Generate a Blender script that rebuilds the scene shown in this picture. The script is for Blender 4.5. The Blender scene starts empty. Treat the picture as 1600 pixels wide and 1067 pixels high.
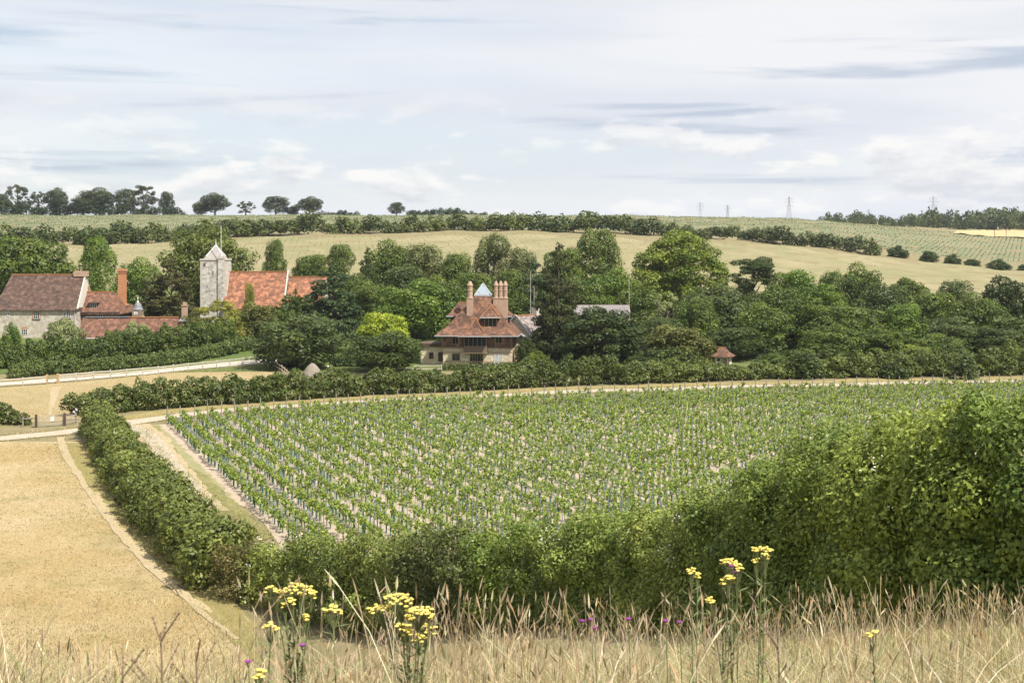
import bpy, math, random
import numpy as np
from mathutils import Vector

# ------------------------------------------------------------------ camera, sky, sun, exposure
K = 2222.0            # focal length in photograph pixels (50 mm on a 36 mm sensor)
CAMZ = 20.0           # eye height above the valley floor
HOR = 380.0           # eye level row of the photograph
SUN_EL, SUN_AZ = math.radians(55), math.radians(131)   # azimuth clockwise from the view direction (+Y)

scn = bpy.context.scene
cam = bpy.data.objects.new('camera', bpy.data.cameras.new('camera'))
scn.collection.objects.link(cam)
cam.location = (0, 0, CAMZ)
cam.rotation_euler = (math.radians(90), 0, 0)
cam.data.sensor_width = 36; cam.data.lens = 50
cam.data.shift_y = -(533.5 - HOR) / 1600
cam.data.clip_start = 0.2; cam.data.clip_end = 20000
cam.data.dof.use_dof = True
cam.data.dof.focus_distance = 70
cam.data.dof.aperture_fstop = 11.0
scn.camera = cam

world = bpy.data.worlds.new('World'); scn.world = world; world.use_nodes = True
def build_world():
    nt = world.node_tree; nt.nodes.clear()
    N = nt.nodes.new; L = nt.links.new
    out = N('ShaderNodeOutputWorld')
    sky = N('ShaderNodeTexSky'); sky.sky_type = 'NISHITA'; sky.sun_disc = False
    sky.sun_elevation = SUN_EL; sky.sun_rotation = SUN_AZ
    sky.air_density = 1.0; sky.dust_density = 0.8; sky.ozone_density = 1.5
    bg = N('ShaderNodeBackground'); bg.inputs[1].default_value = 0.095
    L(sky.outputs[0], bg.inputs[0])
    tc = N('ShaderNodeTexCoord')
    def noise(scale, loc, detail=5, rough=0.55, dist=0.0):
        mp = N('ShaderNodeMapping'); mp.inputs['Scale'].default_value = scale; mp.inputs['Location'].default_value = loc
        L(tc.outputs['Generated'], mp.inputs[0])
        n = N('ShaderNodeTexNoise'); n.inputs['Scale'].default_value = 1; n.inputs['Detail'].default_value = detail
        n.inputs['Roughness'].default_value = rough; n.inputs['Distortion'].default_value = dist
        L(mp.outputs[0], n.inputs['Vector']); return n.outputs[0]
    def ramp(v, a, b, lo=0, hi=1):
        m = N('ShaderNodeMapRange'); m.interpolation_type = 'SMOOTHSTEP'
        L(v, m.inputs[0])
        for i, x in enumerate((a, b, lo, hi)): m.inputs[i + 1].default_value = x
        return m.outputs[0]
    def mul(a, b):
        m = N('ShaderNodeMath'); m.operation = 'MULTIPLY'; L(a, m.inputs[0])
        if isinstance(b, float): m.inputs[1].default_value = b
        else: L(b, m.inputs[1])
        return m.outputs[0]
    sep = N('ShaderNodeSeparateXYZ'); L(tc.outputs['Generated'], sep.inputs[0])
    el = sep.outputs[2]
    def mix(col_in, col, fac):
        m = N('ShaderNodeMixRGB'); L(fac, m.inputs[0])
        if isinstance(col_in, tuple): m.inputs[1].default_value = (*col_in, 1)
        else: L(col_in, m.inputs[1])
        m.inputs[2].default_value = (*col, 1); return m.outputs[0]
    # cloud colour: bright veil, grey lens-shaped streaks, warm small cumulus
    veil = ramp(noise((1.5, 1.5, 19), (3.1, .4, -0.55), 6, .58, .2), .34, .57, .70, 1.0)
    streak = ramp(noise((3.0, 3.0, 48), (7.3, 1.7, 2.2), 5, .5, .3), .53, .66, 0, .85)
    soft = ramp(noise((2.2, 2.2, 15), (1.3, 5.1, 7.7), 4, .5), .44, .66, 0, .6)
    cum = mul(mul(ramp(noise((13, 13, 40), (4.4, 2.2, 1.6), 7, .58), .485, .575, 0, .95), ramp(el, .008, .02)), ramp(el, .12, .05))
    cumsh = ramp(noise((13, 13, 40), (4.4, 2.2, 1.95), 7, .58), .47, .64, 0, .8)
    c = mix((.555, .56, .575), (.42, .455, .515), soft)
    c = mix(c, (.30, .345, .425), streak)
    ccol = mix((.64, .62, .60), (.395, .41, .455), cumsh)
    m = N('ShaderNodeMixRGB'); L(cum, m.inputs[0]); L(c, m.inputs[1]); L(ccol, m.inputs[2]); c = m.outputs[0]
    bg2 = N('ShaderNodeBackground'); bg2.inputs[1].default_value = 1.0; L(c, bg2.inputs[0])
    mx = N('ShaderNodeMath'); mx.operation = 'MAXIMUM'; L(veil, mx.inputs[0]); L(cum, mx.inputs[1])
    mx2 = N('ShaderNodeMath'); mx2.operation = 'MAXIMUM'; L(mx.outputs[0], mx2.inputs[0]); L(streak, mx2.inputs[1])
    ms = N('ShaderNodeMixShader'); L(mx2.outputs[0], ms.inputs[0]); L(bg.outputs[0], ms.inputs[1]); L(bg2.outputs[0], ms.inputs[2])
    L(ms.outputs[0], out.inputs[0])
build_world()

sun = bpy.data.objects.new('sun', bpy.data.lights.new('sun', 'SUN'))
scn.collection.objects.link(sun)
sun.data.energy = 5.0; sun.data.angle = math.radians(0.6); sun.data.color = (1.0, .95, .86)
_s = Vector((math.sin(SUN_AZ) * math.cos(SUN_EL), math.cos(SUN_AZ) * math.cos(SUN_EL), math.sin(SUN_EL)))
sun.rotation_euler = _s.to_track_quat('Z', 'Y').to_euler()

vs = scn.view_settings
vs.view_transform = 'Standard'; vs.look = 'None'; vs.exposure = 0.70; vs.gamma = 1.0; vs.use_curve_mapping = False
scn.render.engine = 'CYCLES'
scn.cycles.max_bounces = 6; scn.cycles.diffuse_bounces = 2; scn.cycles.transmission_bounces = 3
scn.cycles.transparent_max_bounces = 6; scn.cycles.glossy_bounces = 2
scn.cycles.use_denoising = True

rng = np.random.default_rng(7)
random.seed(7)
COL = scn.collection

# ------------------------------------------------------------------ helpers
def hexl(h):
    c = [int(h[i:i + 2], 16) / 255 for i in (0, 2, 4)]
    return tuple(x / 12.92 if x <= .04045 else ((x + .055) / 1.055) ** 2.4 for x in c)

def tag(o, label=None, cat=None, group=None, kind=None):
    if label: o['label'] = label
    if cat: o['category'] = cat
    if group: o['group'] = group
    if kind: o['kind'] = kind
    return o

def mesh_np(name, V, faces, smooth=False, tint=None, col=None):
    """faces: list of int arrays (n,k)."""
    me = bpy.data.meshes.new(name)
    V = np.asarray(V, np.float32)
    me.vertices.add(len(V)); me.vertices.foreach_set('co', V.ravel())
    loops = np.concatenate([np.asarray(f, np.int32).ravel() for f in faces])
    tot = np.concatenate([np.full(len(f), np.asarray(f).shape[1], np.int32) for f in faces])
    start = np.concatenate(([0], np.cumsum(tot)[:-1])).astype(np.int32)
    me.loops.add(len(loops)); me.loops.foreach_set('vertex_index', loops)
    me.polygons.add(len(tot)); me.polygons.foreach_set('loop_start', start); me.polygons.foreach_set('loop_total', tot)
    if smooth: me.polygons.foreach_set('use_smooth', np.ones(len(tot), bool))
    me.update(calc_edges=True)
    if tint is not None:
        a = me.attributes.new('tint', 'FLOAT', 'POINT'); a.data.foreach_set('value', np.asarray(tint, np.float32))
    if col is not None:
        a = me.attributes.new('col', 'FLOAT_COLOR', 'POINT')
        c4 = np.ones((len(V), 4), np.float32); c4[:, :3] = col
        a.data.foreach_set('color', c4.ravel())
    return me

def link(name, me, mat=None, parent=None, loc=(0, 0, 0), color=None):
    o = bpy.data.objects.new(name, me); COL.objects.link(o)
    o.location = loc
    if parent: o.parent = parent
    if mat and not me.materials: me.materials.append(mat)
    if color: o.color = (*color, 1)
    return o

def empty(name, loc, rz=0.0):
    o = bpy.data.objects.new(name, None); COL.objects.link(o)
    o.location = loc; o.rotation_euler = (0, 0, rz); o.empty_display_size = .5
    return o

class MB:
    """collects simple solids into one mesh"""
    def __init__(s): s.v = []; s.f = []
    def add(s, vs_, fs):
        b = len(s.v); s.v += [tuple(p) for p in vs_]; s.f += [tuple(i + b for i in f) for f in fs]; return s
    def box(s, x0, x1, y0, y1, z0, z1):
        return s.add([(x0, y0, z0), (x1, y0, z0), (x1, y1, z0), (x0, y1, z0), (x0, y0, z1), (x1, y0, z1), (x1, y1, z1), (x0, y1, z1)],
                     [(3, 2, 1, 0), (4, 5, 6, 7), (0, 1, 5, 4), (1, 2, 6, 5), (2, 3, 7, 6), (3, 0, 4, 7)])
    def bar(s, a, b, w, h=None):
        """square bar from a to b"""
        a, b = Vector(a), Vector(b); h = h or w
        d = (b - a).normalized(); up = Vector((0, 0, 1)) if abs(d.z) < .95 else Vector((1, 0, 0))
        r = d.cross(up).normalized() * w / 2; u = r.cross(d).normalized() * h / 2
        P = [p + i * r + j * u for p in (a, b) for i, j in ((-1, -1), (1, -1), (1, 1), (-1, 1))]
        return s.add(P, [(0, 1, 2, 3), (7, 6, 5, 4), (0, 4, 5, 1), (1, 5, 6, 2), (2, 6, 7, 3), (3, 7, 4, 0)])
    def tube(s, pts, radii, n=8, cap=True):
        pts = [Vector(p) for p in pts]; rings = []
        for i, p in enumerate(pts):
            d = (pts[min(i + 1, len(pts) - 1)] - pts[max(i - 1, 0)]).normalized()
            a = Vector((1, 0, 0)) if abs(d.x) < .8 else Vector((0, 1, 0))
            r = d.cross(a).normalized(); u = d.cross(r).normalized()
            rings.append([p + radii[i] * (math.cos(t) * r + math.sin(t) * u) for t in [2 * math.pi * k / n for k in range(n)]])
        V = [q for r in rings for q in r]; F = []
        for i in range(len(pts) - 1):
            for k in range(n):
                F.append((i * n + k, i * n + (k + 1) % n, (i + 1) * n + (k + 1) % n, (i + 1) * n + k))
        if cap: F += [tuple(range(n))[::-1], tuple((len(pts) - 1) * n + k for k in range(n))]
        return s.add(V, F)
    def rings(s, R, cap=True):
        """skin a list of equal-length closed rings"""
        n = len(R[0]); V = [q for r in R for q in r]; F = []
        for i in range(len(R) - 1):
            for k in range(n):
                F.append((i * n + k, i * n + (k + 1) % n, (i + 1) * n + (k + 1) % n, (i + 1) * n + k))
        if cap: F += [tuple(range(n))[::-1], tuple((len(R) - 1) * n + k for k in range(n))]
        return s.add(V, F)
    def lathe(s, prof, c=(0, 0), n=12):
        return s.rings([[(c[0] + r * math.cos(2 * math.pi * k / n + math.pi / n), c[1] + r * math.sin(2 * math.pi * k / n + math.pi / n), z) for k in range(n)] for r, z in prof])
    def prism(s, poly, y0, y1):
        """polygon in xz, extruded along y"""
        n = len(poly)
        V = [(x, y0, z) for x, z in poly] + [(x, y1, z) for x, z in poly]
        return s.add(V, [tuple(range(n)), tuple(range(2 * n - 1, n - 1, -1))] + [(i + n, (i + 1) % n + n, (i + 1) % n, i) for i in range(n)])
    def prismx(s, poly, x0, x1):
        n = len(poly)
        V = [(x0, y, z) for y, z in poly] + [(x1, y, z) for y, z in poly]
        return s.add(V, [tuple(range(n)), tuple(range(2 * n - 1, n - 1, -1))] + [(i + n, (i + 1) % n + n, (i + 1) % n, i) for i in range(n)])
    def build(s, name, mat, parent=None, loc=(0, 0, 0), smooth=False):
        me = bpy.data.meshes.new(name); me.from_pydata([tuple(v) for v in s.v], [], s.f)
        if smooth:
            for p in me.polygons: p.use_smooth = True
        me.update()
        import bmesh
        bm = bmesh.new(); bm.from_mesh(me); bmesh.ops.recalc_face_normals(bm, faces=bm.faces); bm.to_mesh(me); bm.free()
        return link(name, me, mat, parent, loc)

# ------------------------------------------------------------------ materials
def newmat(name):
    m = bpy.data.materials.new(name); m.use_nodes = True
    nt = m.node_tree; nt.nodes.clear()
    out = nt.nodes.new('ShaderNodeOutputMaterial')
    return m, nt, nt.nodes.new, nt.links.new, out

def mix_node(nt, fac, a, b, mode='MIX'):
    m = nt.nodes.new('ShaderNodeMixRGB'); m.blend_type = mode
    for i, x in ((0, fac), (1, a), (2, b)):
        if isinstance(x, (int, float)): m.inputs[i].default_value = x
        elif isinstance(x, tuple): m.inputs[i].default_value = (*x, 1)
        else: nt.links.new(x, m.inputs[i])
    return m.outputs[0]

def noise_node(nt, scale, detail=4, rough=.55, vec=None, sc3=None):
    tc = nt.nodes.new('ShaderNodeTexCoord'); v = tc.outputs['Object']
    if sc3:
        mp = nt.nodes.new('ShaderNodeMapping'); mp.inputs['Scale'].default_value = sc3[0:3]
        if len(sc3) > 3: mp.inputs['Rotation'].default_value = (0, 0, sc3[3])
        nt.links.new(v, mp.inputs[0]); v = mp.outputs[0]
    n = nt.nodes.new('ShaderNodeTexNoise'); n.inputs['Scale'].default_value = scale
    n.inputs['Detail'].default_value = detail; n.inputs['Roughness'].default_value = rough
    nt.links.new(v, n.inputs['Vector']); return n.outputs[0]

def ramp_node(nt, v, a, b, lo=0., hi=1.):
    m = nt.nodes.new('ShaderNodeMapRange'); nt.links.new(v, m.inputs[0])
    for i, x in enumerate((a, b, lo, hi)): m.inputs[i + 1].default_value = x
    return m.outputs[0]

def finish(nt, out, col, rough=.85, bump=None, bstr=.3, bdist=.05, spec=.25):
    b = nt.nodes.new('ShaderNodeBsdfPrincipled')
    if isinstance(col, tuple): b.inputs['Base Color'].default_value = (*col, 1)
    else: nt.links.new(mix_node(nt, 1.0, col, (.88, .87, .86), 'MULTIPLY'), b.inputs['Base Color'])
    b.inputs['Roughness'].default_value = rough; b.inputs['Specular IOR Level'].default_value = spec
    if bump is not None:
        n = nt.nodes.new('ShaderNodeBump'); n.inputs['Strength'].default_value = bstr; n.inputs['Distance'].default_value = bdist
        nt.links.new(bump, n.inputs['Height']); nt.links.new(n.outputs[0], b.inputs['Normal'])
    nt.links.new(b.outputs[0], out.inputs[0]); return b

def m_noise(name, c1, c2, scale=1., c3=None, scale3=8., rough=.9, bump=0., amt3=.5, sc3=None, bdist=.05, lo=.35, hi=.65):
    m, nt, N, L, out = newmat(name)
    n1 = noise_node(nt, scale, 6, .6, sc3=sc3); c = mix_node(nt, ramp_node(nt, n1, lo, hi), c1, c2)
    n2 = noise_node(nt, scale3, 5, .65)
    if c3: c = mix_node(nt, ramp_node(nt, n2, .48, .68, 0, amt3), c, c3)
    finish(nt, out, c, rough, n2 if bump else None, bump, bdist)
    return m

def m_tiles(name, c1, c2, c3, lichen=None):
    """small clay roof tiles: row shadow lines and per-tile colour in relief only"""
    m, nt, N, L, out = newmat(name)
    tc = N('ShaderNodeTexCoord')
    mp = N('ShaderNodeMapping'); mp.inputs['Scale'].default_value = (1, 1, 1); L(tc.outputs['Object'], mp.inputs[0])
    vo = N('ShaderNodeTexVoronoi'); vo.inputs['Scale'].default_value = 4.2; L(mp.outputs[0], vo.inputs['Vector'])
    sp = N('ShaderNodeSeparateColor'); L(vo.outputs['Color'], sp.inputs[0])
    c = mix_node(nt, sp.outputs[0], c1, c2)
    c = mix_node(nt, ramp_node(nt, noise_node(nt, .8, 5, .75), .42, .58, 0, .9), c, c3)
    c = mix_node(nt, ramp_node(nt, noise_node(nt, 3.0, 4, .7), .55, .75, 0, .5), c, tuple(x * .45 for x in c1))
    c = mix_node(nt, ramp_node(nt, noise_node(nt, 1.3, 4, .75), .48, .60, 0, .75), c, tuple(min(x * 1.75, .6) for x in c2))
    if lichen: c = mix_node(nt, ramp_node(nt, noise_node(nt, .9, 5, .7), .56, .68, 0, .75), c, lichen)
    wv = N('ShaderNodeTexWave'); wv.bands_direction = 'Z'; wv.wave_profile = 'SAW'; wv.inputs['Scale'].default_value = 1.4; wv.inputs['Distortion'].default_value = .4
    L(mp.outputs[0], wv.inputs['Vector'])
    finish(nt, out, c, .85, wv.outputs[1], .6, .06); return m

def m_voro(name, cols, scale, rough=.9, mortar=None, bstr=.4):
    """rubble / flint: cells with a mortar net"""
    m, nt, N, L, out = newmat(name)
    tc = N('ShaderNodeTexCoord')
    vo = N('ShaderNodeTexVoronoi'); vo.inputs['Scale'].default_value = scale; L(tc.outputs['Object'], vo.inputs['Vector'])
    sp = N('ShaderNodeSeparateColor'); L(vo.outputs['Color'], sp.inputs[0])
    c = mix_node(nt, sp.outputs[0], cols[0], cols[1])
    c = mix_node(nt, ramp_node(nt, sp.outputs[1], .72, .74), c, cols[2])
    if mortar:
        ve = N('ShaderNodeTexVoronoi'); ve.feature = 'DISTANCE_TO_EDGE'; ve.inputs['Scale'].default_value = scale; L(tc.outputs['Object'], ve.inputs['Vector'])
        c = mix_node(nt, ramp_node(nt, ve.outputs[0], .06, .1, 1, 0), c, mortar)
    c = mix_node(nt, ramp_node(nt, noise_node(nt, .6, 4, .7), .5, .75, 0, .35), c, tuple(x * .6 for x in cols[0]))
    finish(nt, out, c, rough, vo.outputs[0], bstr, .03); return m

def m_brick(name, c1, c2, mortar, scale=1.0):
    m, nt, N, L, out = newmat(name)
    tc = N('ShaderNodeTexCoord'); mp = N('ShaderNodeMapping'); mp.inputs['Rotation'].default_value = (math.radians(90), 0, 0)
    L(tc.outputs['Object'], mp.inputs[0])
    b = N('ShaderNodeTexBrick'); b.inputs['Scale'].default_value = 4.0 * scale; b.inputs['Mortar Size'].default_value = .02
    b.inputs['Color1'].default_value = (*c1, 1); b.inputs['Color2'].default_value = (*c2, 1); b.inputs['Mortar'].default_value = (*mortar, 1)
    L(mp.outputs[0], b.inputs['Vector'])
    c = mix_node(nt, ramp_node(nt, noise_node(nt, 1.2, 5, .7), .45, .7, 0, .45), b.outputs[0], tuple(x * .55 for x in c1))
    finish(nt, out, c, .9, b.outputs['Fac'], -.3, .02); return m

def m_plain(name, c, rough=.7, var=.25, spec=.25, metal=0.):
    m, nt, N, L, out = newmat(name)
    n = noise_node(nt, 3.0, 5, .65)
    b = finish(nt, out, mix_node(nt, ramp_node(nt, n, .35, .7), c, tuple(x * (1 - var) for x in c)), rough, spec=spec)
    b.inputs['Metallic'].default_value = metal
    return m

def m_glass(name, c=(.02, .025, .03)):
    m, nt, N, L, out = newmat(name); finish(nt, out, c, .08, spec=.6); return m

def m_leaf(name, trans=.27, use='object', gloss=.3, rough=.5):
    """leaf: object colour varied leaf by leaf through the tint attribute"""
    m, nt, N, L, out = newmat(name)
    if use == 'object':
        oi = N('ShaderNodeObjectInfo'); c = oi.outputs['Color']
        at = N('ShaderNodeAttribute'); at.attribute_name = 'tint'
        t = at.outputs['Fac']
        hs = N('ShaderNodeHueSaturation'); L(c, hs.inputs['Color'])
        L(ramp_node(nt, t, 0, 1, .52, .475), hs.inputs['Hue'])
        L(ramp_node(nt, t, 0, 1, .55, 1.5), hs.inputs['Value'])
        c = mix_node(nt, 1.0, hs.outputs[0], (.90, .90, .64), 'MULTIPLY')
    else:
        at = N('ShaderNodeAttribute'); at.attribute_name = 'col'; c = mix_node(nt, 1.0, at.outputs['Color'], (.88, .87, .84), 'MULTIPLY')
    b = N('ShaderNodeBsdfPrincipled'); b.inputs['Roughness'].default_value = rough; b.inputs['Specular IOR Level'].default_value = gloss
    L(c, b.inputs['Base Color'])
    tr = N('ShaderNodeBsdfTranslucent')
    L(mix_node(nt, 1.0, c, (1.15, 1.1, .6), 'MULTIPLY'), tr.inputs[0])
    ms = N('ShaderNodeMixShader'); ms.inputs[0].default_value = trans
    L(b.outputs[0], ms.inputs[1]); L(tr.outputs[0], ms.inputs[2]); L(ms.outputs[0], out.inputs[0]); return m

LEAF = m_leaf('leaf'); NEEDLE = m_leaf('needle', .12, gloss=.2, rough=.6)
BLADE = m_leaf('blade', .3, 'col', .2, .6)
BARK = m_noise('bark', (.09, .07, .05), (.15, .125, .095), 3, (.05, .045, .035), 9, bump=.5)

# ------------------------------------------------------------------ terrain
COLS = np.array([-1400, -300, 0, 400, 800, 1200, 1400, 1600, 2000, 3000.])
TAB = [  # distance, then heights at the columns -300/0, 400, 800, 1200, 1400, 1600+
    (0, 18.5, 18.5, 18.5, 18.5, 18.5, 18.5), (3, 18.15, 18.2, 18.25, 18.25, 18.25, 18.25),
    (5, 18.12, 18.08, 18.0, 18.0, 18.0, 18.0), (7, 17.6, 17.58, 17.55, 17.55, 17.55, 17.55),
    (10, 16.68, 16.72, 16.78, 16.85, 16.9, 16.9), (15, 14.5, 14.8, 15.35, 15.6, 15.7, 15.75),
    (20, 12.2, 12.9, 13.8, 14.2, 14.4, 14.5), (26, 9.8, 10.6, 12.0, 12.6, 12.8, 12.9),
    (40, 4.6, 5.6, 8.2, 9.2, 9.6, 9.9), (60, 1.2, 1.6, 4.2, 5.6, 6.4, 7.0), (78, .25, .35, 1.7, 2.9, 3.8, 4.6),
    (100, 0, 0, .4, 1.1, 1.8, 2.6), (125, 0, 0, 0, .2, .5, .9), (150, 0, 0, 0, 0, 0, .1), (190, 0, 0, 0, 0, 0, 0),
    (225, .1, .1, .05, 0, 0, 0), (255, 3, 2.6, 1.4, .6, .5, .5), (277, 5, 4.6, 3, 2, 1.6, 1.4), (300, 6.6, 6.8, 5, 3.4, 2.8, 2.4),
    (360, 12, 12.6, 11, 9, 7.3, 5.8), (430, 16.5, 17.6, 17.8, 14.6, 10.8, 8.2), (520, 20.5, 23, 24.2, 20.4, 15.6, 11.8),
    (600, 25, 27.2, 28, 24.6, 19.4, 14.5), (700, 31, 31.6, 31.6, 30, 25, 18.5), (770, 34.4, 34.5, 34.5, 33.2, 28.2, 21.7),
    (820, 35.9, 35.9, 35.9, 34.3, 29.4, 23), (900, 36.2, 36.2, 36.2, 34.8, 30.3, 25), (1000, 36, 36, 36, 35, 31.3, 27.5),
    (1100, 37, 37, 37, 36, 33, 30), (1500, 41.5, 41.5, 41.5, 41.5, 41.5, 41), (2500, 55, 55, 55, 55, 55, 55), (9000, 140, 140, 140, 140, 140, 140)]
_T = np.array(TAB); _D = _T[:, 0]
_Z = np.stack([_T[:, 1], _T[:, 1], _T[:, 1], _T[:, 2], _T[:, 3], _T[:, 4], _T[:, 5], _T[:, 6], _T[:, 6], _T[:, 6]], 1)
def _pchip(x, y, q):
    h = np.diff(x); dl = np.diff(y) / h; m = np.zeros(len(x))
    for i in range(1, len(x) - 1):
        if dl[i - 1] * dl[i] > 0:
            w1, w2 = 2 * h[i] + h[i - 1], h[i] + 2 * h[i - 1]
            m[i] = (w1 + w2) / (w1 / dl[i - 1] + w2 / dl[i])
    m[0], m[-1] = dl[0], dl[-1]
    i = np.clip(np.searchsorted(x, q) - 1, 0, len(h) - 1); t = (q - x[i]) / h[i]
    return (y[i] * (1 + 2 * t) * (1 - t) ** 2 + h[i] * m[i] * t * (1 - t) ** 2 + y[i + 1] * t * t * (3 - 2 * t) + h[i] * m[i + 1] * t * t * (t - 1))
_SQ = np.linspace(0, np.log1p(9000 / 5), 900); _DQ = 5 * np.expm1(_SQ)
_TZ = np.stack([_pchip(_D, _Z[:, k], _DQ) for k in range(_Z.shape[1])], 1)
_CQ = np.linspace(-1400, 3000, 221)
_TZ = np.stack([_pchip(COLS, r, _CQ) for r in _TZ], 0)
def _smooth(a, n, ax):
    for _ in range(n):
        p = np.concatenate([np.take(a, [0], ax), a, np.take(a, [-1], ax)], ax)
        a = (np.take(p, range(0, a.shape[ax]), ax) + 2 * a + np.take(p, range(2, a.shape[ax] + 2), ax)) / 4
    return a
_TZ = _smooth(_smooth(_TZ, 6, 1), 4, 0)

def H(x, y):
    x = np.asarray(x, float); y = np.asarray(y, float)
    d = np.clip(y, 0, 8999); u = np.clip(800 + K * x / np.maximum(d, 2.), -1399, 2999)
    s = np.log1p(d / 5) / _SQ[1]; i = np.clip(s.astype(int), 0, 898); f = s - i
    c = (u + 1400) / 20.; j = np.clip(c.astype(int), 0, 219); g = c - j
    z = (_TZ[i, j] * (1 - f) * (1 - g) + _TZ[i + 1, j] * f * (1 - g) + _TZ[i, j + 1] * (1 - f) * g + _TZ[i + 1, j + 1] * f * g)
    z = z + np.where(y < 0, -.05 * y, 0)
    amp = np.clip((d - 12) / 60, 0, 1) * .10 + np.clip((d - 260) / 200, 0, 1) * .4
    return z + amp * (np.sin(x * .21 + .4) * np.sin(y * .17) + .5 * np.sin(x * .073 + y * .051 + 1))

def at(px, py, d): return Vector(((px - 800) / K * d, d, CAMZ - (py - HOR) / K * d))
def gnd(px, d):
    x = (px - 800) / K * d; return Vector((x, d, float(H(x, d))))
def gp(px, py, dmin=20., dmax=3000.):
    """first terrain point along the ray through a photograph pixel"""
    d = np.geomspace(dmin, dmax, 6000); x = (px - 800) / K * d
    below = (CAMZ - (py - HOR) / K * d) <= H(x, d)
    k = int(np.argmax(below)) if below.any() else len(d) - 1
    return gnd(px, float(d[k]))
def proj(x, y, z): return 800 + K * x / y, HOR + K * (CAMZ - z) / y

def make_ground():
    ys = np.concatenate([np.linspace(-40, 1.5, 14), np.geomspace(2, 8900, 380)])
    us = np.linspace(-1.15, 1.15, 161); us = np.sign(us) * np.abs(us) ** 1.35
    Y, U = np.meshgrid(ys, us, indexing='ij'); X = U * (np.abs(Y) + 14)
    Z = H(X, Y); n, m = Y.shape
    V = np.stack([X, Y, Z], -1).reshape(-1, 3); I = np.arange(n * m).reshape(n, m)
    F = np.stack([I[:-1, :-1], I[:-1, 1:], I[1:, 1:], I[1:, :-1]], -1).reshape(-1, 4)
    mat = m_noise('rough_grass', (.25, .20, .11), (.17, .16, .07), .5, (.32, .26, .15), 3., bump=.4, amt3=.6)
    tag(link('ground', mesh_np('ground', V, [F], True), mat), kind='structure')
make_ground()

def resample(P, n):
    P = np.array([tuple(p)[:2] for p in P], float)
    # smooth curve through the points
    t = np.concatenate(([0], np.cumsum(np.linalg.norm(np.diff(P, axis=0), axis=1))))
    q = np.linspace(0, t[-1], n)
    return np.stack([_pchip(t, P[:, 0], q), _pchip(t, P[:, 1], q)], 1)

def loft(name, A, B, nu, nv, off, mat, jit=0., label=None):
    """sheet draped on the terrain between two edge curves"""
    a, b = resample(A, nu), resample(B, nu)
    w = np.linspace(0, 1, nv)
    P = a[:, None] * (1 - w[None, :, None]) + b[:, None] * w[None, :, None]
    if jit:
        n = (b - a) / np.maximum(np.linalg.norm(b - a, axis=1, keepdims=True), 1e-6)
        for col_, sg in ((0, -1), (nv - 1, 1)):
            r = _smooth(rng.normal(size=(nu, 1)), 3, 0) * jit * 1.8
            P[:, col_] += sg * n * r
    Z = H(P[..., 0], P[..., 1]) + off
    V = np.concatenate([P, Z[..., None]], -1).reshape(-1, 3); I = np.arange(nu * nv).reshape(nu, nv)
    F = np.stack([I[:-1, :-1], I[:-1, 1:], I[1:, 1:], I[1:, :-1]], -1).reshape(-1, 4)
    o = link(name, mesh_np(name, V, [F], True), mat); tag(o, label, kind='structure'); return o

def ribbon(name, P, w, off, mat, nu=160, nv=7, jit=.12):
    c = resample(P, nu); t = np.gradient(c, axis=0); t /= np.linalg.norm(t, axis=1, keepdims=True)
    nrm = np.stack([-t[:, 1], t[:, 0]], 1)
    ww = np.asarray(w, float) * np.ones(nu) / 2 if np.isscalar(w) else np.interp(np.linspace(0, 1, nu), np.linspace(0, 1, len(w)), w) / 2
    return loft(name, [tuple(p) for p in c - nrm * ww[:, None]], [tuple(p) for p in c + nrm * ww[:, None]], nu, nv, off, mat, jit)

# ------------------------------------------------------------------ fields, tracks and paths
def m_meadow(name, c1, c2, c3, c4=None, s=.06):
    m, nt, N, L, out = newmat(name)
    c = mix_node(nt, ramp_node(nt, noise_node(nt, s, 6, .62), .36, .62), c1, c2)
    c = mix_node(nt, ramp_node(nt, noise_node(nt, s * 5, 6, .7, sc3=(1, .45, 1)), .5, .7, 0, .7), c, c3)
    if c4: c = mix_node(nt, ramp_node(nt, noise_node(nt, s * 2.3, 5, .65), .56, .7, 0, .75), c, c4)
    f = noise_node(nt, 2.2, 6, .75)
    c = mix_node(nt, ramp_node(nt, f, .3, .75), c, mix_node(nt, 1., c, (.72, .72, .66), 'MULTIPLY'))
    finish(nt, out, c, .95, f, .8, .25, spec=.1); return m

M_MEADOW = m_meadow('dry_meadow', (.45, .335, .16), (.55, .445, .275), (.39, .31, .15), (.29, .265, .115))
M_VERGE = m_meadow('meadow_verge', (.36, .30, .125), (.30, .28, .11), (.45, .37, .18))
M_PADDOCK = m_meadow('dry_paddock', (.46, .365, .205), (.40, .325, .17), (.50, .41, .25), (.31, .285, .13))
M_HILL = m_meadow('hill_field', (.345, .30, .18), (.275, .26, .14), (.39, .335, .215), (.235, .24, .12), .03)
M_UPPER = m_meadow('upper_field', (.20, .215, .125), (.25, .25, .155), (.17, .205, .115), None, .02)
M_WHEAT = m_meadow('wheat', (.60, .45, .25), (.55, .41, .22), (.64, .50, .30), None, .02)
M_LAWN = m_meadow('lawn', (.12, .17, .05), (.17, .20, .07), (.10, .14, .04))
M_TRACK = m_noise('chalk_track', (.47, .405, .32), (.40, .34, .25), .5, (.31, .27, .17), 1.6, bump=.4, amt3=.45)
M_PATH = m_noise('worn_path', (.425, .345, .22), (.39, .31, .185), .5, (.35, .285, .155), 2.0, bump=.3, amt3=.6)
M_DRIVE = m_noise('pale_drive', (.54, .51, .46), (.48, .44, .385), .4, (.45, .41, .33), 2, bump=.2, amt3=.4)

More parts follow.
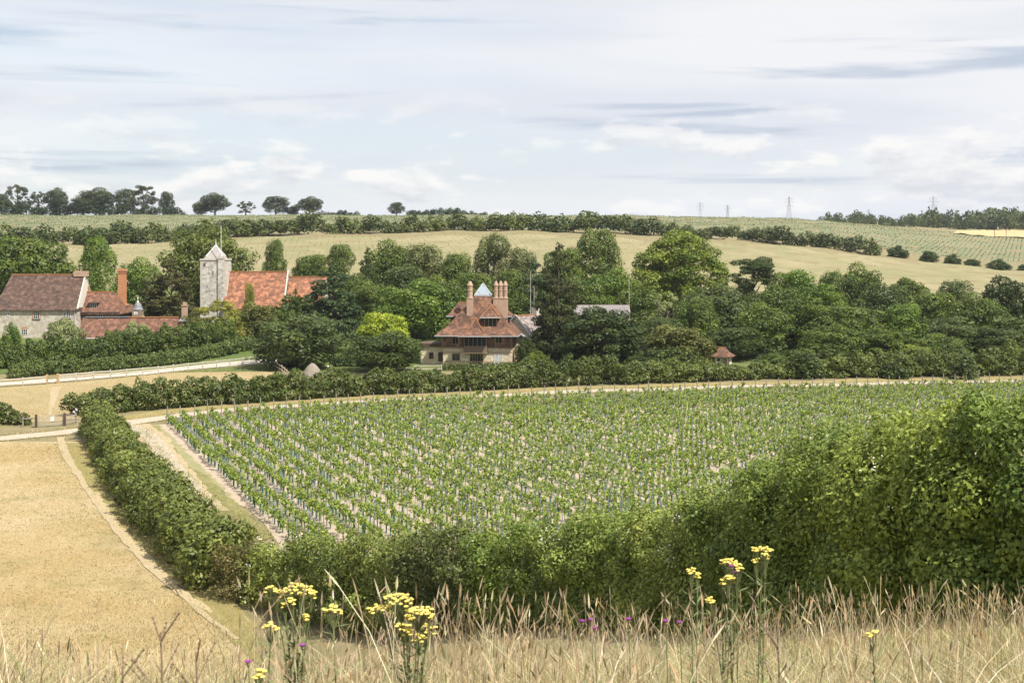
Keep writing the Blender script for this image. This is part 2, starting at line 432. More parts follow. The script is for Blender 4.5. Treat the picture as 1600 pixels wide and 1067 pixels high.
HEDGE_W = [(390, 79), (500, 72), (600, 66), (700, 61), (800, 56), (900, 51), (1000, 46), (1100, 41), (1200, 37), (1300, 33.5), (1400, 30.5), (1500, 28), (1600, 26), (1720, 24.6), (1960, 22.6), (2300, 20.2)]
HT_PX = [300, 390, 500, 700, 900, 1000, 1100, 1200, 1300, 1400, 1500, 1600, 1720, 1960, 2300]
HT_PY = [830, 845, 832, 828, 814, 806, 782, 750, 700, 650, 634, 628, 622, 606, 590]
loft('meadow', [gnd(-260, 30), gp(-200, 900), gp(-120, 720), gp(-60, 690)], [gnd(420, 30), gnd(392, 66), gp(300, 885), gp(133, 690)], 120, 60, .03, M_MEADOW, .15)
loft('meadow_verge', [gp(300, 940), gp(200, 830), gp(120, 740), gp(85, 694)], [gnd(410, 62), gp(392, 968), gp(290, 880), gp(130, 692)], 120, 20, .05, M_VERGE, .5)
loft('paddock', [gp(-120, 672), gp(0, 664), gp(120, 656), gp(250, 634), gp(460, 606)], [gp(-120, 612), gp(0, 606), gp(130, 596), gp(280, 580), gp(400, 566), gp(450, 590)], 100, 40, .03, M_PADDOCK, .3)
E_PTS = [gp(244, 660), gp(644, 630), gp(1000, 618), gp(1250, 610), gp(1450, 606), gp(1600, 604), gp(1700, 603), gp(1850, 602)]
R0 = gp(256, 657); ROWD = (gp(431, 826) - R0); ROWD.z = 0; ROWL = ROWD.length; ROWD.normalize()
def m_vsoil():
    m, nt, N, L, out = newmat('vineyard_soil')
    tc = N('ShaderNodeTexCoord'); vm = N('ShaderNodeVectorMath'); vm.operation = 'DOT_PRODUCT'
    L(tc.outputs['Object'], vm.inputs[0]); vm.inputs[1].default_value = (-ROWD.y, ROWD.x, 0)
    ph = -ROWD.y * R0.x + ROWD.x * R0.y
    a = N('ShaderNodeMath'); a.operation = 'SUBTRACT'; L(vm.outputs['Value'], a.inputs[0]); a.inputs[1].default_value = ph
    nz = noise_node(nt, .7, 4, .6); ad = N('ShaderNodeMath'); ad.operation = 'ADD'; L(a.outputs[0], ad.inputs[0]); L(ramp_node(nt, nz, .3, .7, -.3, .3), ad.inputs[1])
    b = N('ShaderNodeMath'); b.operation = 'DIVIDE'; L(ad.outputs[0], b.inputs[0]); b.inputs[1].default_value = 1.59 * 2
    f = N('ShaderNodeMath'); f.operation = 'FRACT'; L(b.outputs[0], f.inputs[0])
    p = N('ShaderNodeMath'); p.operation = 'PINGPONG'; L(f.outputs[0], p.inputs[0]); p.inputs[1].default_value = .5
    g = ramp_node(nt, p.outputs[0], .24, .32, 0, .8)
    soil = mix_node(nt, ramp_node(nt, noise_node(nt, 1.4, 6, .7), .35, .65), (.50, .41, .315), (.42, .34, .25))
    soil = mix_node(nt, ramp_node(nt, noise_node(nt, 5., 4, .7), .55, .7, 0, .6), soil, (.57, .49, .40))
    gr = mix_node(nt, ramp_node(nt, noise_node(nt, .8, 5, .7), .35, .65), (.21, .235, .09), (.33, .30, .15))
    c = mix_node(nt, g, soil, gr)
    finish(nt, out, c, .95, noise_node(nt, 3., 6, .7), .9, .2, spec=.1); return m
M_VSOIL = m_vsoil()
loft('vineyard_soil', [(p.x, p.y) for p in [gp(232, 664), gp(300, 735), gp(420, 832), gnd(470, 78), gnd(640, 66)]],
     [(p.x, p.y) for p in [gp(1950, 603), gnd(1990, 160), gnd(2050, 110), gnd(2150, 70), gnd(2000, 30)]], 90, 120, .03, M_VSOIL, .2)
loft('headland', [gp(218, 668), gp(256, 720), gp(322, 786), gp(392, 850)], [gp(244, 666), gp(289, 722), gp(352, 775), gp(432, 838)], 60, 8, .05,
     m_meadow('headland', (.24, .24, .09), (.32, .29, .13), (.38, .32, .18), (.19, .21, .07), .3), .3)
loft('hill_field', [gnd(-320, 350), gnd(-320, 492)], [gnd(1960, 350), gnd(1960, 500)], 60, 120, .10, M_HILL, 0)
loft('upper_vineyard', [gnd(-320, 545), gnd(-320, 830)], [gnd(1960, 545), gnd(1960, 762)], 60, 120, .10, M_UPPER, 0)
loft('wheat_field', [gp(1490, 366), gp(1560, 371), gp(1700, 378)], [gp(1496, 361), gp(1560, 359), gp(1700, 357)], 30, 10, .5, M_WHEAT, 0)
loft('garden_lawn', [gnd(-260, 215), gnd(-260, 330)], [gnd(1900, 232), gnd(1900, 330)], 60, 100, .05, M_LAWN, 0)
ribbon('track', [gp(-150, 694), gp(0, 686), gp(120, 674), gp(190, 663), gp(300, 648), gp(500, 632.5), gp(750, 620), gp(1000, 610), gp(1250, 603), gp(1450, 598.5), gp(1720, 594), gp(1950, 592)],
       [3.2, 3.2, 3.0, 3.6, 4.2, 4.4, 4.4, 4.4], .07, M_TRACK, 260, 9, .15)
ribbon('track_verge', [gp(190, 656), gp(300, 642), gp(500, 627.5), gp(750, 615), gp(1000, 605.5), gp(1250, 599), gp(1450, 594.5), gp(1720, 590)], 5, .05,
       m_meadow('verge_dry', (.42, .33, .16), (.34, .29, .12), (.25, .24, .09), None, .3), 200, 9, .35)
ribbon('side_track', [gp(200, 664), gp(228, 678), gp(249, 700), gp(269, 728), gp(307, 770), gp(345, 800)], [4.2, 3.2, 2.8, 2.6, 2.2, 1.], .07, M_PATH, 120, 8, .15)
for q in (0, 1):
    ribbon('wheel_rut', [gp(196 + q * 12, 664 + q * 2), gp(222 + q * 13, 678 + q), gp(242 + q * 14, 700), gp(262 + q * 14, 728), gp(300 + q * 14, 770)], [1.2, .9, .8, .7, .5], .09, M_TRACK, 120, 6, .07)
ribbon('footpath', [gp(94, 684), gp(104, 712), gp(122, 742), gp(150, 785), gp(190, 840), gp(240, 893), gp(300, 945), gp(372, 1000)], [.8, .7, .6, .5, .45, .4, .36, .34], .07, M_PATH, 200, 6, .05)
ribbon('worn_trail', [gp(150, 770), gp(176, 815), gp(215, 860), gp(262, 905), gp(330, 958)], [.3, .55, .6, .5, .3], .06, m_noise('faint_trail', (.46, .375, .225), (.42, .34, .19), .5, (.36, .30, .15), 2.), 120, 6, .1)
ribbon('worn_trail', [gp(88, 605), gp(84, 622), gp(80, 640), gp(78, 652)], [1.4, 1.0, .6, .3], .05, M_PATH, 40, 6, .08)
ribbon('drive', [gp(-140, 608), gp(0, 601), gp(90, 595), gp(200, 586), gp(300, 576), gp(395, 567), gp(440, 565)], 4.0, .07, M_DRIVE, 120, 7, .15)

# ------------------------------------------------------------------ foliage
def unit(a): return a / np.maximum(np.linalg.norm(a, axis=-1, keepdims=True), 1e-9)
def leaf_quads(P, Nn, size, r, aspect=.62, along=None, fold=.12):
    n = len(P); size = np.asarray(size) * np.ones(n)
    a = r.normal(size=(n, 3)) if along is None else along + r.normal(size=(n, 3)) * .35
    t = unit(np.cross(Nn, np.cross(a, Nn))); b = np.cross(Nn, t)
    s = size[:, None]
    V = np.stack([P - t * s * .5, P + b * s * .5 * aspect - Nn * s * fold, P + t * s * .5, P - b * s * .5 * aspect - Nn * s * fold], 1).reshape(-1, 3)
    return V, np.arange(n * 4).reshape(n, 4)

def blob_points(B, n, r, up=.15, depth=.34, cull=.78):
    """points spread through the outer shell of a union of ellipsoids"""
    B = np.asarray(B, float); A = (B[:, 3] * B[:, 4] + B[:, 3] * B[:, 5] + B[:, 4] * B[:, 5])
    P, Nn, T, tot = [], [], [], 0
    bt = r.random(len(B))
    for it in range(8):
        k = int((n - tot) * 1.5) + 50
        i = r.choice(len(B), k, p=A / A.sum())
        d = r.normal(size=(k, 3)); d[:, 2] += up; d = unit(d)
        rad = 1 - depth * r.random(k) ** 1.6
        rad *= 1 + .10 * r.normal(size=k)
        p = B[i, :3] + d * B[i, 3:] * rad[:, None]
        keep = np.ones(k, bool); W = 80
        for blk in range(0, len(B), W):
            sel = np.nonzero((i >= blk) & (i < blk + W))[0]
            lo, hi = (0, len(B)) if len(B) <= 160 else (max(blk - W // 2, 0), blk + W + W // 2)
            for c0 in range(0, len(sel), 8000):
                ss = sel[c0:c0 + 8000]; q = p[ss].astype(np.float32); Bs = B[lo:hi].astype(np.float32)
                dd = (q[:, None, :] - Bs[None, :, :3]) / Bs[None, :, 3:]
                thr = (cull ** 2 * (1 - .5 * r.random(len(q)))).astype(np.float32)
                keep[ss] = ~(np.einsum('ijk,ijk->ij', dd, dd) < thr[:, None]).any(1) | (r.random(len(q)) < .06)
        p, dn, ib = p[keep], unit(d[keep] / B[i[keep], 3:]), i[keep]
        P.append(p); Nn.append(dn); T.append(bt[ib]); tot += len(p)
        if tot >= n: break
    P = np.concatenate(P)[:n]; Nn = np.concatenate(Nn)[:n]; T = np.concatenate(T)[:n]
    return P, Nn, T

def foliage(B, n, size, r, aspect=.62, jit=.42, droop=0., **kw):
    P, Nn, T = blob_points(B, n, r, **kw)
    m = len(P)
    Nn = unit(Nn + r.normal(size=(m, 3)) * jit + np.array([0, 0, .25]))
    along = None
    if droop: along = np.tile(np.array([0, 0, -droop]), (m, 1))
    sz = size * r.uniform(.6, 1.35, m)
    V, F = leaf_quads(P, Nn, sz, r, aspect, along)
    tint = np.repeat(np.clip(.5 + (T - .5) * .6 + (r.random(m) - .5) * .7, 0, 1), 4)
    return V, F, tint

def crown_blobs(kind, r):
    B = []
    def add(x, y, z, a, b=None, c=None): B.append((x, y, z, a, b or a, c or a))
    if kind == 'round':
        for k in range(70):
            d = unit(r.normal(size=3)); rr = .74 * r.random() ** .25; s = r.uniform(.17, .34)
            add(d[0] * rr, d[1] * rr, .98 + d[2] * .76 * (rr / .74), s, s, s * .78)
    elif kind == 'broad':      # chestnut-like, tight shelves of leaf
        for k in range(150):
            d = unit(r.normal(size=3)); rr = .8 * r.random() ** .2; s = r.uniform(.12, .26)
            z = .9 + d[2] * .86 * (rr / .8) + .05
            add(d[0] * rr * (1 if z < 1 else .9), d[1] * rr, max(z, .1), s, s, s * .6)
    elif kind == 'dome':       # dense dome of small leaf shelves
        for k in range(230):
            d = unit(r.normal(size=3)); d[2] = d[2] if d[2] > -.25 else -d[2]; rr = .86 * r.random() ** .12; s = r.uniform(.09, .18)
            add(d[0] * rr, d[1] * rr, .55 + d[2] * 1.28 * (rr / .86), s, s, s * .6)
        for k in range(14): add(r.uniform(-.4, .4), r.uniform(-.4, .4), r.uniform(.3, 1.1), .4)
    elif kind == 'tall':
        for k in range(60):
            z = r.uniform(.15, 1.85); w = .72 * math.sin(math.pi * min(1, (z + .25) / 2.25)) ** .7
            a = r.uniform(0, 6.3); rr = w * r.random() ** .4; s = r.uniform(.13, .27)
            add(rr * math.cos(a), rr * math.sin(a), z, s, s, s * 1.15)
    elif kind == 'airy':
        for k in range(46):
            z = r.uniform(.25, 1.9); w = .85 * math.sin(math.pi * min(1, (z + .1) / 2.1)) ** .6
            a = r.uniform(0, 6.3); rr = w * r.random() ** .35; s = r.uniform(.08, .19)
            add(rr * math.cos(a), rr * math.sin(a), z, s, s, s * .8)
    elif kind == 'conifer':
        for k in range(150):
            z = 1.95 * (1 - r.random() ** .62); w = .95 * (1 - min(z / 2.02, 1) ** 1.7) ** .62 * r.uniform(.8, 1.05)
            a = r.uniform(0, 6.3); rr = w * r.uniform(.45, .95); s = r.uniform(.12, .22) * (1.15 - z * .35)
            add(rr * math.cos(a), rr * math.sin(a), z + .06 - rr * .1, s * 1.25, s * 1.25, s * .5)
        add(0, 0, 1.85, .1, .1, .2)
    elif kind == 'spread':      # cedar / pine: flat plates with gaps
        for k in range(46):
            z = .55 + 1.35 * r.random() ** .8; w = .95 * (1 - ((z - .9) / 1.25) ** 2) ** .5 if z > .9 else .9
            a = r.uniform(0, 6.3); rr = w * r.uniform(.2, .9); s = r.uniform(.16, .3)
            add(rr * math.cos(a), rr * math.sin(a), z, s, s, s * .3)
    elif kind == 'mound':
        for k in range(70):
            d = unit(r.normal(size=3)); d[2] = abs(d[2]); rr = .8 * r.random() ** .3; s = r.uniform(.13, .27)
            add(d[0] * rr, d[1] * rr, .08 + d[2] * 1.68 * (rr / .8), s, s, s * 1.2)
    elif kind == 'oval':       # skyline tree with a bare stem and open crown
        for k in range(46):
            d = unit(r.normal(size=3)); rr = .82 * r.random() ** .3; s = r.uniform(.13, .25)
            add(d[0] * rr, d[1] * rr, 1.04 + d[2] * .84 * (rr / .8), s, s, s * .8)
    return np.array(B)

CROWN = {}
def crown(kind, i):
    key = (kind, i)
    if key not in CROWN:
        r = np.random.default_rng(100 + 17 * i + len(kind) * 3 + ord(kind[0]))
        n, size, kw = dict(round=(12000, .067, {}), broad=(17000, .066, dict(jit=.5)), dome=(36000, .046, dict(jit=.4)), tall=(12000, .06, {}), airy=(7000, .06, {}), conifer=(21000, .078, dict(jit=.6, aspect=.4, droop=.5)),
                           spread=(12000, .06, dict(aspect=.5)), mound=(11000, .075, {}), oval=(9000, .065, {}))[kind]
        if kind == 'weep': kw = {}
        V, F, T = foliage(crown_blobs(kind, r), n, size, r, **kw)
        me = mesh_np('crown', V, [F], False, T); me.materials.append(NEEDLE if kind in ('conifer', 'spread') else LEAF)
        CROWN[key] = (me, V, F, T)
    return CROWN[key]
def weep_crown():
    r = np.random.default_rng(55); V, F, T = foliage(crown_blobs('mound', r), 12000, .12, r, aspect=.3, droop=1.6)
    me = mesh_np('crown', V, [F], False, T); me.materials.append(LEAF); CROWN[('weep', 0)] = (me, V, F, T)
weep_crown()

TRUNK = {}
def trunk(i, bare=False):
    key = (i, bare)
    if key in TRUNK: return TRUNK[key]
    r = random.Random(300 + i); b = MB()
    top = 1.75
    pts = [(0, 0, -.08), (r.uniform(-.02, .02), 0, .3), (r.uniform(-.05, .05), r.uniform(-.05, .05), .9), (r.uniform(-.08, .08), r.uniform(-.08, .08), top)]
    b.tube(pts, [.085, .06, .045, .008], 8)
    for k in range(14 if bare else 9):
        z = .35 + 1.0 * k / (14 if bare else 9); a = k * 2.4 + r.uniform(-.4, .4); ln = r.uniform(.5, .8) * (1.15 - z * .4)
        p0 = Vector((0, 0, z)); p1 = p0 + Vector((math.cos(a) * ln * .5, math.sin(a) * ln * .5, ln * .35)); p2 = p0 + Vector((math.cos(a) * ln, math.sin(a) * ln, ln * r.uniform(.6, .95)))
        b.tube([p0, p1, p2], [.03, .02, .005], 5)
        for s in (-1, 1):
            q = p1 + Vector((math.cos(a + s) * ln * .35, math.sin(a + s) * ln * .35, ln * .4)); b.tube([p1, q], [.014, .003], 4)
    o = b.build('trunk', BARK); me = o.data; bpy.data.objects.remove(o); TRUNK[key] = me
    return me

def tree(px, top, hw, d, kind, i, color, label, group=None, name='tree', foot=.0, base_py=None, cat='tree', rz=None, dz=0.):
    """hw: half width in photograph pixels; foot: share of the height that is bare stem"""
    g = gnd(px, d); g.z += dz; ztop = CAMZ - (top - HOR) / K * d; h = max(ztop - g.z, 1.0); w = hw / K * d
    e = empty(name, g, rng.uniform(0, 6.3) if rz is None else rz)
    tag(e, label, cat, group)
    if cat == 'tree':
        t = link('trunk', trunk(i % 4, kind == 'airy'), None, e); t.scale = (max(w * .8, h * .25), max(w * .8, h * .25), h / 2)
        if kind in ('airy', 'oval'): t.scale = (w * 1.1, w * 1.1, h / 2)
    me = crown(kind, i)[0]
    c = link('crown' if cat == 'tree' else 'foliage', me, None, e, color=color)
    c.location = (0, 0, h * foot); c.scale = (w * 1.14, w * 1.14, h * (1 - foot) / 1.92)
    return e

G = dict(pine=(.056, .066, .028), lush=(.120, .150, .040), mid=(0.101, 0.147, 0.034), dark=(0.063, 0.094, 0.028), bright=(0.113, 0.182, 0.034), olive=(0.138, 0.147, 0.048), lime=(0.155, 0.207, 0.039), deep=(0.046, 0.071, 0.023),
         grey=(0.144, 0.167, 0.078), silver=(0.230, 0.259, 0.149), blue=(0.057, 0.090, 0.044), gold=(.30, .38, .045), brown=(0.081, 0.078, 0.032), yellow=(0.230, 0.241, 0.057), hill=(0.081, 0.113, 0.041))

# trees and big shrubs round the village: px, top row, half width, distance, kind, variant, colour, label
TREES = [
 (46, 358, 74, 288, 'round', 0, 'mid', 'big round dark green tree rising behind the long barn roof'),
 (-40, 376, 60, 300, 'round', 1, 'dark', 'green tree cut by the picture edge behind the barn'),
 (152, 378, 36, 284, 'tall', 0, 'bright', 'pointed mid green tree between the barn and the tall orange chimney'),
 (215, 402, 40, 292, 'round', 1, 'bright', 'green tree with yellowish sprays just behind the tall orange chimney'),
 (322, 348, 70, 302, 'round', 2, 'lush', 'large olive green tree behind the church tower and flagpole'),
 (268, 412, 47, 268, 'conifer', 1, 'brown', 'dark brownish yew standing left of the church tower'),
 (235, 432, 30, 276, 'airy', 0, 'grey', 'thin greyish tree behind the clock turret'),
 (430, 378, 23, 318, 'tall', 1, 'mid', 'slim pointed tree standing against the field behind the nave roof'),
 (485, 392, 30, 322, 'round', 0, 'mid', 'rounded green tree behind the chancel roof against the field'),
 (532, 386, 30, 325, 'tall', 0, 'mid', 'green tree behind the dark cedar against the hill field'),
 (520, 418, 54, 262, 'conifer', 0, 'blue', 'dark bluish spreading cedar overlapping the end of the chancel roof'),
 (574, 392, 24, 300, 'conifer', 2, 'dark', 'narrow dark conifer behind the dark cedar'),
 (612, 374, 44, 312, 'round', 1, 'mid', 'tall rounded tree at the top of the wood left of centre'),
 (662, 388, 46, 300, 'tall', 0, 'grey', 'grey green open willow above the golden tree'),
 (712, 400, 42, 296, 'tall', 1, 'mid', 'mid green tree directly behind the single chimney of the tile hung house'),
 (648, 432, 62, 262, 'round', 2, 'bright', 'broad fresh green tree left of the tile hung house'),
 (575, 450, 40, 272, 'tall', 0, 'mid', 'green tree squeezed between the dark cedar and the golden tree'),
 (601, 482, 40, 243, 'round', 0, 'gold', 'golden yellow leaved tree showing above a dark round tree'),
 (602, 517, 62, 221, 'round', 1, 'dark', 'dark round tree directly left of the tile hung house'),
 (462, 489, 74, 226, 'round', 2, 'hill', 'wide dusty green tree at the end of the white paddock fence'),
 (772, 372, 40, 312, 'tall', 0, 'grey', 'pale green tree rising above the glass roof lantern'),
 (815, 392, 36, 300, 'tall', 1, 'grey', 'pale stemmed open tree right of the triple chimney'),
 (832, 412, 40, 272, 'conifer', 1, 'blue', 'layered blue green cedar behind the two thin masts'),
 (872, 391, 46, 236, 'conifer', 2, 'pine', 'tall dark brownish conifer right of the tile hung house'),
 (878, 378, 36, 312, 'round', 0, 'mid', 'green tree whose top shows behind the tall dark conifer'),
 (935, 363, 46, 316, 'tall', 1, 'mid', 'feathery pale green tree against the hill field'),
 (955, 418, 46, 284, 'round', 1, 'bright', 'fresh green tree above the long grey barn roof'),
 (938, 478, 72, 224, 'broad', 1, 'deep', 'very dark broad tree with shelves of leaf right of the tile hung house'),
 (1060, 356, 78, 290, 'dome', 0, 'lime', 'huge domed yellow green horse chestnut standing out against the field'),
 (1042, 460, 34, 260, 'airy', 1, 'silver', 'straggly tree full of bare grey twigs below the horse chestnut'),
 (1112, 440, 58, 256, 'round', 2, 'hill', 'dusty green tree right below the horse chestnut'),
 (1178, 404, 44, 282, 'spread', 0, 'deep', 'flat topped dark pine right of the horse chestnut'),
 (1245, 412, 48, 282, 'round', 0, 'bright', 'green round tree next to the flat topped pine'),
 (1300, 428, 34, 285, 'tall', 1, 'mid', 'muted green tree between two rounder trees along the field edge'),
 (1346, 410, 40, 287, 'round', 1, 'mid', 'round tree with the highest crown right of the pine'),
 (1420, 432, 38, 280, 'broad', 1, 'mid', 'green tree sloping down along the bottom of the hill field'),
 (1492, 444, 42, 272, 'tall', 0, 'hill', 'dull green tree before the dark tree at the picture edge'),
 (1572, 430, 46, 262, 'broad', 0, 'deep', 'large very dark tree at the right edge of the wood'),
 (1650, 440, 50, 262, 'round', 2, 'dark', 'dark tree cut by the right picture edge'),
 (1192, 472, 52, 246, 'round', 1, 'mid', 'leaning green tree behind the little red roofed hut'),
 (1262, 462, 54, 250, 'broad', 1, 'mid', 'broad green tree right of the little red roofed hut'),
 (1336, 470, 56, 248, 'round', 0, 'mid', 'green tree with pale stems in the middle of the right wood'),
 (1412, 478, 50, 246, 'tall', 1, 'bright', 'upright green tree in the right wood above a pale shrub'),
 (1478, 494, 54, 244, 'round', 2, 'hill', 'bluish green tree low in the right wood'),
 (1556, 510, 58, 238, 'broad', 1, 'dark', 'dark low tree in the right corner of the wood'),
 (690, 430, 42, 268, 'round', 1, 'mid', 'green tree right behind the low side wing of the tile hung house'),
 (748, 418, 40, 285, 'round', 0, 'mid', 'rounded tree directly behind the glass roof lantern'),
 (800, 428, 38, 272, 'tall', 0, 'mid', 'green tree just right of the triple chimney'),
 (905, 428, 42, 276, 'round', 2, 'mid', 'green tree between the tall dark conifer and the shed roof'),
 (995, 438, 42, 274, 'round', 1, 'mid', 'green tree over the right end of the long grey shed roof'),
 (1032, 490, 42, 244, 'round', 0, 'dark', 'dark rounded tree just right of the very dark broad tree'),
 (1088, 470, 46, 248, 'tall', 1, 'mid', 'upright tree above the mound of dry brown shoots'),
 (1150, 448, 46, 262, 'round', 1, 'hill', 'dusky tree under the flat topped pine'),
 (1215, 440, 46, 270, 'round', 2, 'mid', 'green tree below and right of the flat topped pine'),
 (1285, 442, 44, 272, 'broad', 1, 'bright', 'fresh green tree in the middle row of the right wood'),
 (1378, 438, 46, 272, 'round', 2, 'hill', 'bluish tree just right of the highest crown of the right wood'),
 (1452, 448, 46, 264, 'round', 0, 'mid', 'rounded tree near the lower corner of the hill field'),
 (1528, 456, 46, 256, 'round', 1, 'mid', 'green tree left of the large very dark tree'),
 (1145, 506, 48, 240, 'round', 0, 'dark', 'dark tree shading the back of the little red roofed hut'),
 (1300, 506, 54, 236, 'round', 2, 'mid', 'low spreading tree in the front row of the right wood'),
 (1380, 512, 54, 236, 'broad', 0, 'mid', 'leafy front tree left of the yellowish shrub'),
 (1462, 520, 50, 235, 'round', 1, 'mid', 'front tree behind the yellowish shrub'),
 (1625, 500, 54, 240, 'round', 0, 'mid', 'front tree at the right edge of the wood'),
 (556, 424, 36, 286, 'round', 2, 'mid', 'green tree rising behind the dark bluish cedar'),
 (640, 408, 44, 290, 'round', 0, 'hill', 'dull green tree below the grey open willow'),
]
SHRUBS = [
 (98, 493, 36, 240, 'weep', 0, 'silver', 'silvery weeping bush in front of the long barn'),
 (211, 499, 30, 243, 'weep', 0, 'silver', 'silvery weeping bush in front of the low red stable roof'),
 (18, 503, 17, 245, 'mound', 0, 'bright', 'small bright green bush against the barn wall'),
 (345, 470, 44, 256, 'airy', 0, 'yellow', 'loose olive bush at the foot of the church tower'),
 (390, 446, 13, 262, 'tall', 1, 'yellow', 'slender pale yellow green shrub in front of the nave roof'),
 (405, 470, 38, 256, 'mound', 1, 'olive', 'olive bush in front of the nave'),
 (446, 476, 30, 256, 'mound', 0, 'mid', 'green bush below the join of nave and chancel'),
 (362, 478, 24, 254, 'mound', 1, 'yellow', 'pale bush hiding the foot of the tower turret'),
 (300, 486, 24, 250, 'mound', 0, 'olive', 'olive bush beside the small stable chimney'),
 (462, 455, 15, 258, 'conifer', 2, 'dark', 'small dark cypress in front of the chancel roof'),
 (1060, 505, 62, 232, 'mound', 1, 'olive', 'big mound of shrub covered with dry brown shoots'),
 (1015, 545, 50, 219, 'mound', 0, 'hill', 'smooth low shrub below the very dark broad tree'),
 (1062, 552, 46, 217, 'mound', 1, 'mid', 'rounded shrub just left of the little red roofed hut'),
 (1228, 546, 62, 218, 'mound', 0, 'mid', 'broad pale topped shrub right of the little red roofed hut'),
 (1290, 550, 44, 218, 'mound', 1, 'hill', 'dusky shrub right of the broad pale topped shrub'),
 (1360, 556, 50, 219, 'mound', 0, 'mid', 'low green shrub at the foot of the right wood'),
 (1440, 538, 52, 224, 'mound', 1, 'lime', 'yellowish green shrub at the foot of the right wood'),
 (1520, 556, 52, 222, 'mound', 0, 'mid', 'dense green shrub right of the yellowish shrub'),
 (1600, 545, 50, 222, 'mound', 1, 'mid', 'green shrub at the right edge behind the track'),
 (840, 548, 28, 224, 'mound', 0, 'lime', 'light green bush at the right corner of the tile hung house'),
 (700, 500, 18, 246, 'mound', 1, 'mid', 'green bush hiding behind the low side wing'),
 (822, 524, 20, 232, 'mound', 0, 'dark', 'dark bush against the side of the tile hung house'),
 (352, 496, 26, 247, 'mound', 1, 'mid', 'green bush above the end of the trimmed hedge'),
]
for t in TREES:
    px, top, hw, d, kind, i, col, lab = t
    tree(px, top, hw, d, kind, i, G[col], lab, 'trees around the village', foot=-.04)
for t in SHRUBS:
    px, top, hw, d, kind, i, col, lab = t
    tree(px, top, hw, d, kind, i, G[col], lab, 'shrubs around the village', name='shrub', cat='shrub')

# skyline
SKY = [
 (-8, 300, 24, 826, 'round', 0, 'first skyline tree at the left picture edge'),
 (28, 290, 24, 834, 'airy', 0, 'tall thin crowned skyline tree near the left edge'),
 (60, 300, 18, 830, 'airy', 1, 'open skyline tree beside a denser one near the left edge'),
 (88, 293, 20, 826, 'round', 1, 'dense dark skyline tree left of the widest clump'),
 (150, 293, 32, 828, 'round', 1, 'widest and darkest skyline tree of the left clump'),
 (130, 306, 22, 824, 'round', 2, 'lower rounded tree at the left foot of the widest skyline tree'),
 (196, 297, 20, 830, 'tall', 1, 'skyline tree between the widest tree and the fan shaped one'),
 (224, 290, 24, 832, 'airy', 2, 'fan shaped thin skyline tree with bare limbs showing'),
 (260, 301, 15, 828, 'tall', 1, 'small upright skyline tree standing alone after the left clump'),
 (336, 301, 24, 828, 'round', 1, 'lopsided skyline tree above the flagpole'),
 (314, 314, 14, 826, 'round', 1, 'low dense tree leaning on the lopsided skyline tree'),
 (384, 315, 16, 830, 'airy', 1, 'small open skyline tree right of the flagpole'),
 (431, 308, 25, 826, 'tall', 1, 'broad skyline tree first of the pair over the nave roof'),
 (458, 321, 12, 828, 'round', 2, 'low tree between the two broad skyline trees'),
 (484, 307, 22, 826, 'round', 1, 'airy broad skyline tree second of the pair over the nave roof'),
 (620, 317, 16, 834, 'tall', 1, 'lone small tree by itself on the bare skyline'),
]
for px, top, hw, d, kind, i, lab in SKY:
    tree(px, top, hw, d, kind, i, (.058, .078, .036), lab, 'trees on the skyline', foot=.10 if hw > 19 or kind != 'round' else .0)

def mass(name, specs, mat, color, label, cat=None, group=None, kind=None, thin=1.0):
    """many crowns joined into one hedge or wood: (x, y, half width, height, kind, variant)"""
    Vs, Fs, Ts, n = [], [], [], 0
    for (x, y, w, h, kd, i) in specs:
        _, V, F, T = crown(kd, i)
        k = len(F); m = int(k * thin); sel = rng.choice(k, m, replace=False)
        vv = V.reshape(-1, 4, 3)[sel]; cen = vv.mean(1, keepdims=True); vv = (cen + (vv - cen) / thin ** .38).reshape(-1, 3)
        a = rng.uniform(0, 6.3); ca, sa = math.cos(a), math.sin(a)
        q = np.stack([(vv[:, 0] * ca - vv[:, 1] * sa) * w, (vv[:, 0] * sa + vv[:, 1] * ca) * w, vv[:, 2] * h / 1.92], 1) + np.array([x, y, float(H(x, y)) - .1])
        Vs.append(q); Fs.append(np.arange(m * 4).reshape(m, 4) + n); Ts.append(np.clip(T.reshape(-1, 4)[sel].reshape(-1) + rng.uniform(-.38, .42), 0, 1)); n += m * 4
    me = mesh_np(name, np.concatenate(Vs), [np.concatenate(Fs)], False, np.concatenate(Ts))
    return tag(link(name, me, mat, color=color), label, cat, group, kind)

def hedge_row(name, pts, hs, color, label, thin=.3, step=.9, kinds=('mound', 'round')):
    """pts: (px, d, height px, half depth m); crowns strung along a line"""
    P = [gnd(p[0], p[1]) for p in pts]; n = 400
    c = resample(P, n); L = np.concatenate(([0], np.cumsum(np.linalg.norm(np.diff(c, axis=0), axis=1))))
    tt = np.concatenate(([0], np.cumsum([(P[i + 1].xy - P[i].xy).length for i in range(len(P) - 1)])))
    hh = [p[2] / K * p[1] for p in pts]
    s, specs = 0., []
    while s < L[-1]:
        x, y = np.interp(s, L, c[:, 0]), np.interp(s, L, c[:, 1])
        h = np.interp(s, tt, hh) * rng.uniform(1 - hs, 1 + hs); w = h * rng.uniform(.55, .85)
        specs.append((x + rng.normal() * .3, y + rng.normal() * h * .3, w, h, kinds[int(rng.random() < .4)], int(rng.integers(0, 2))))
        s += w * step
    return mass(name, specs, LEAF, color, label, 'hedge', thin=thin)
hedge_row('hillside_hedge', [(-60, 478, 30, 0), (60, 480, 30, 0), (150, 482, 34, 0), (240, 486, 36, 0), (350, 496, 32, 0)], .35, (.085, .118, .040), 'overgrown hedge crossing the hill behind the big olive tree', .06)
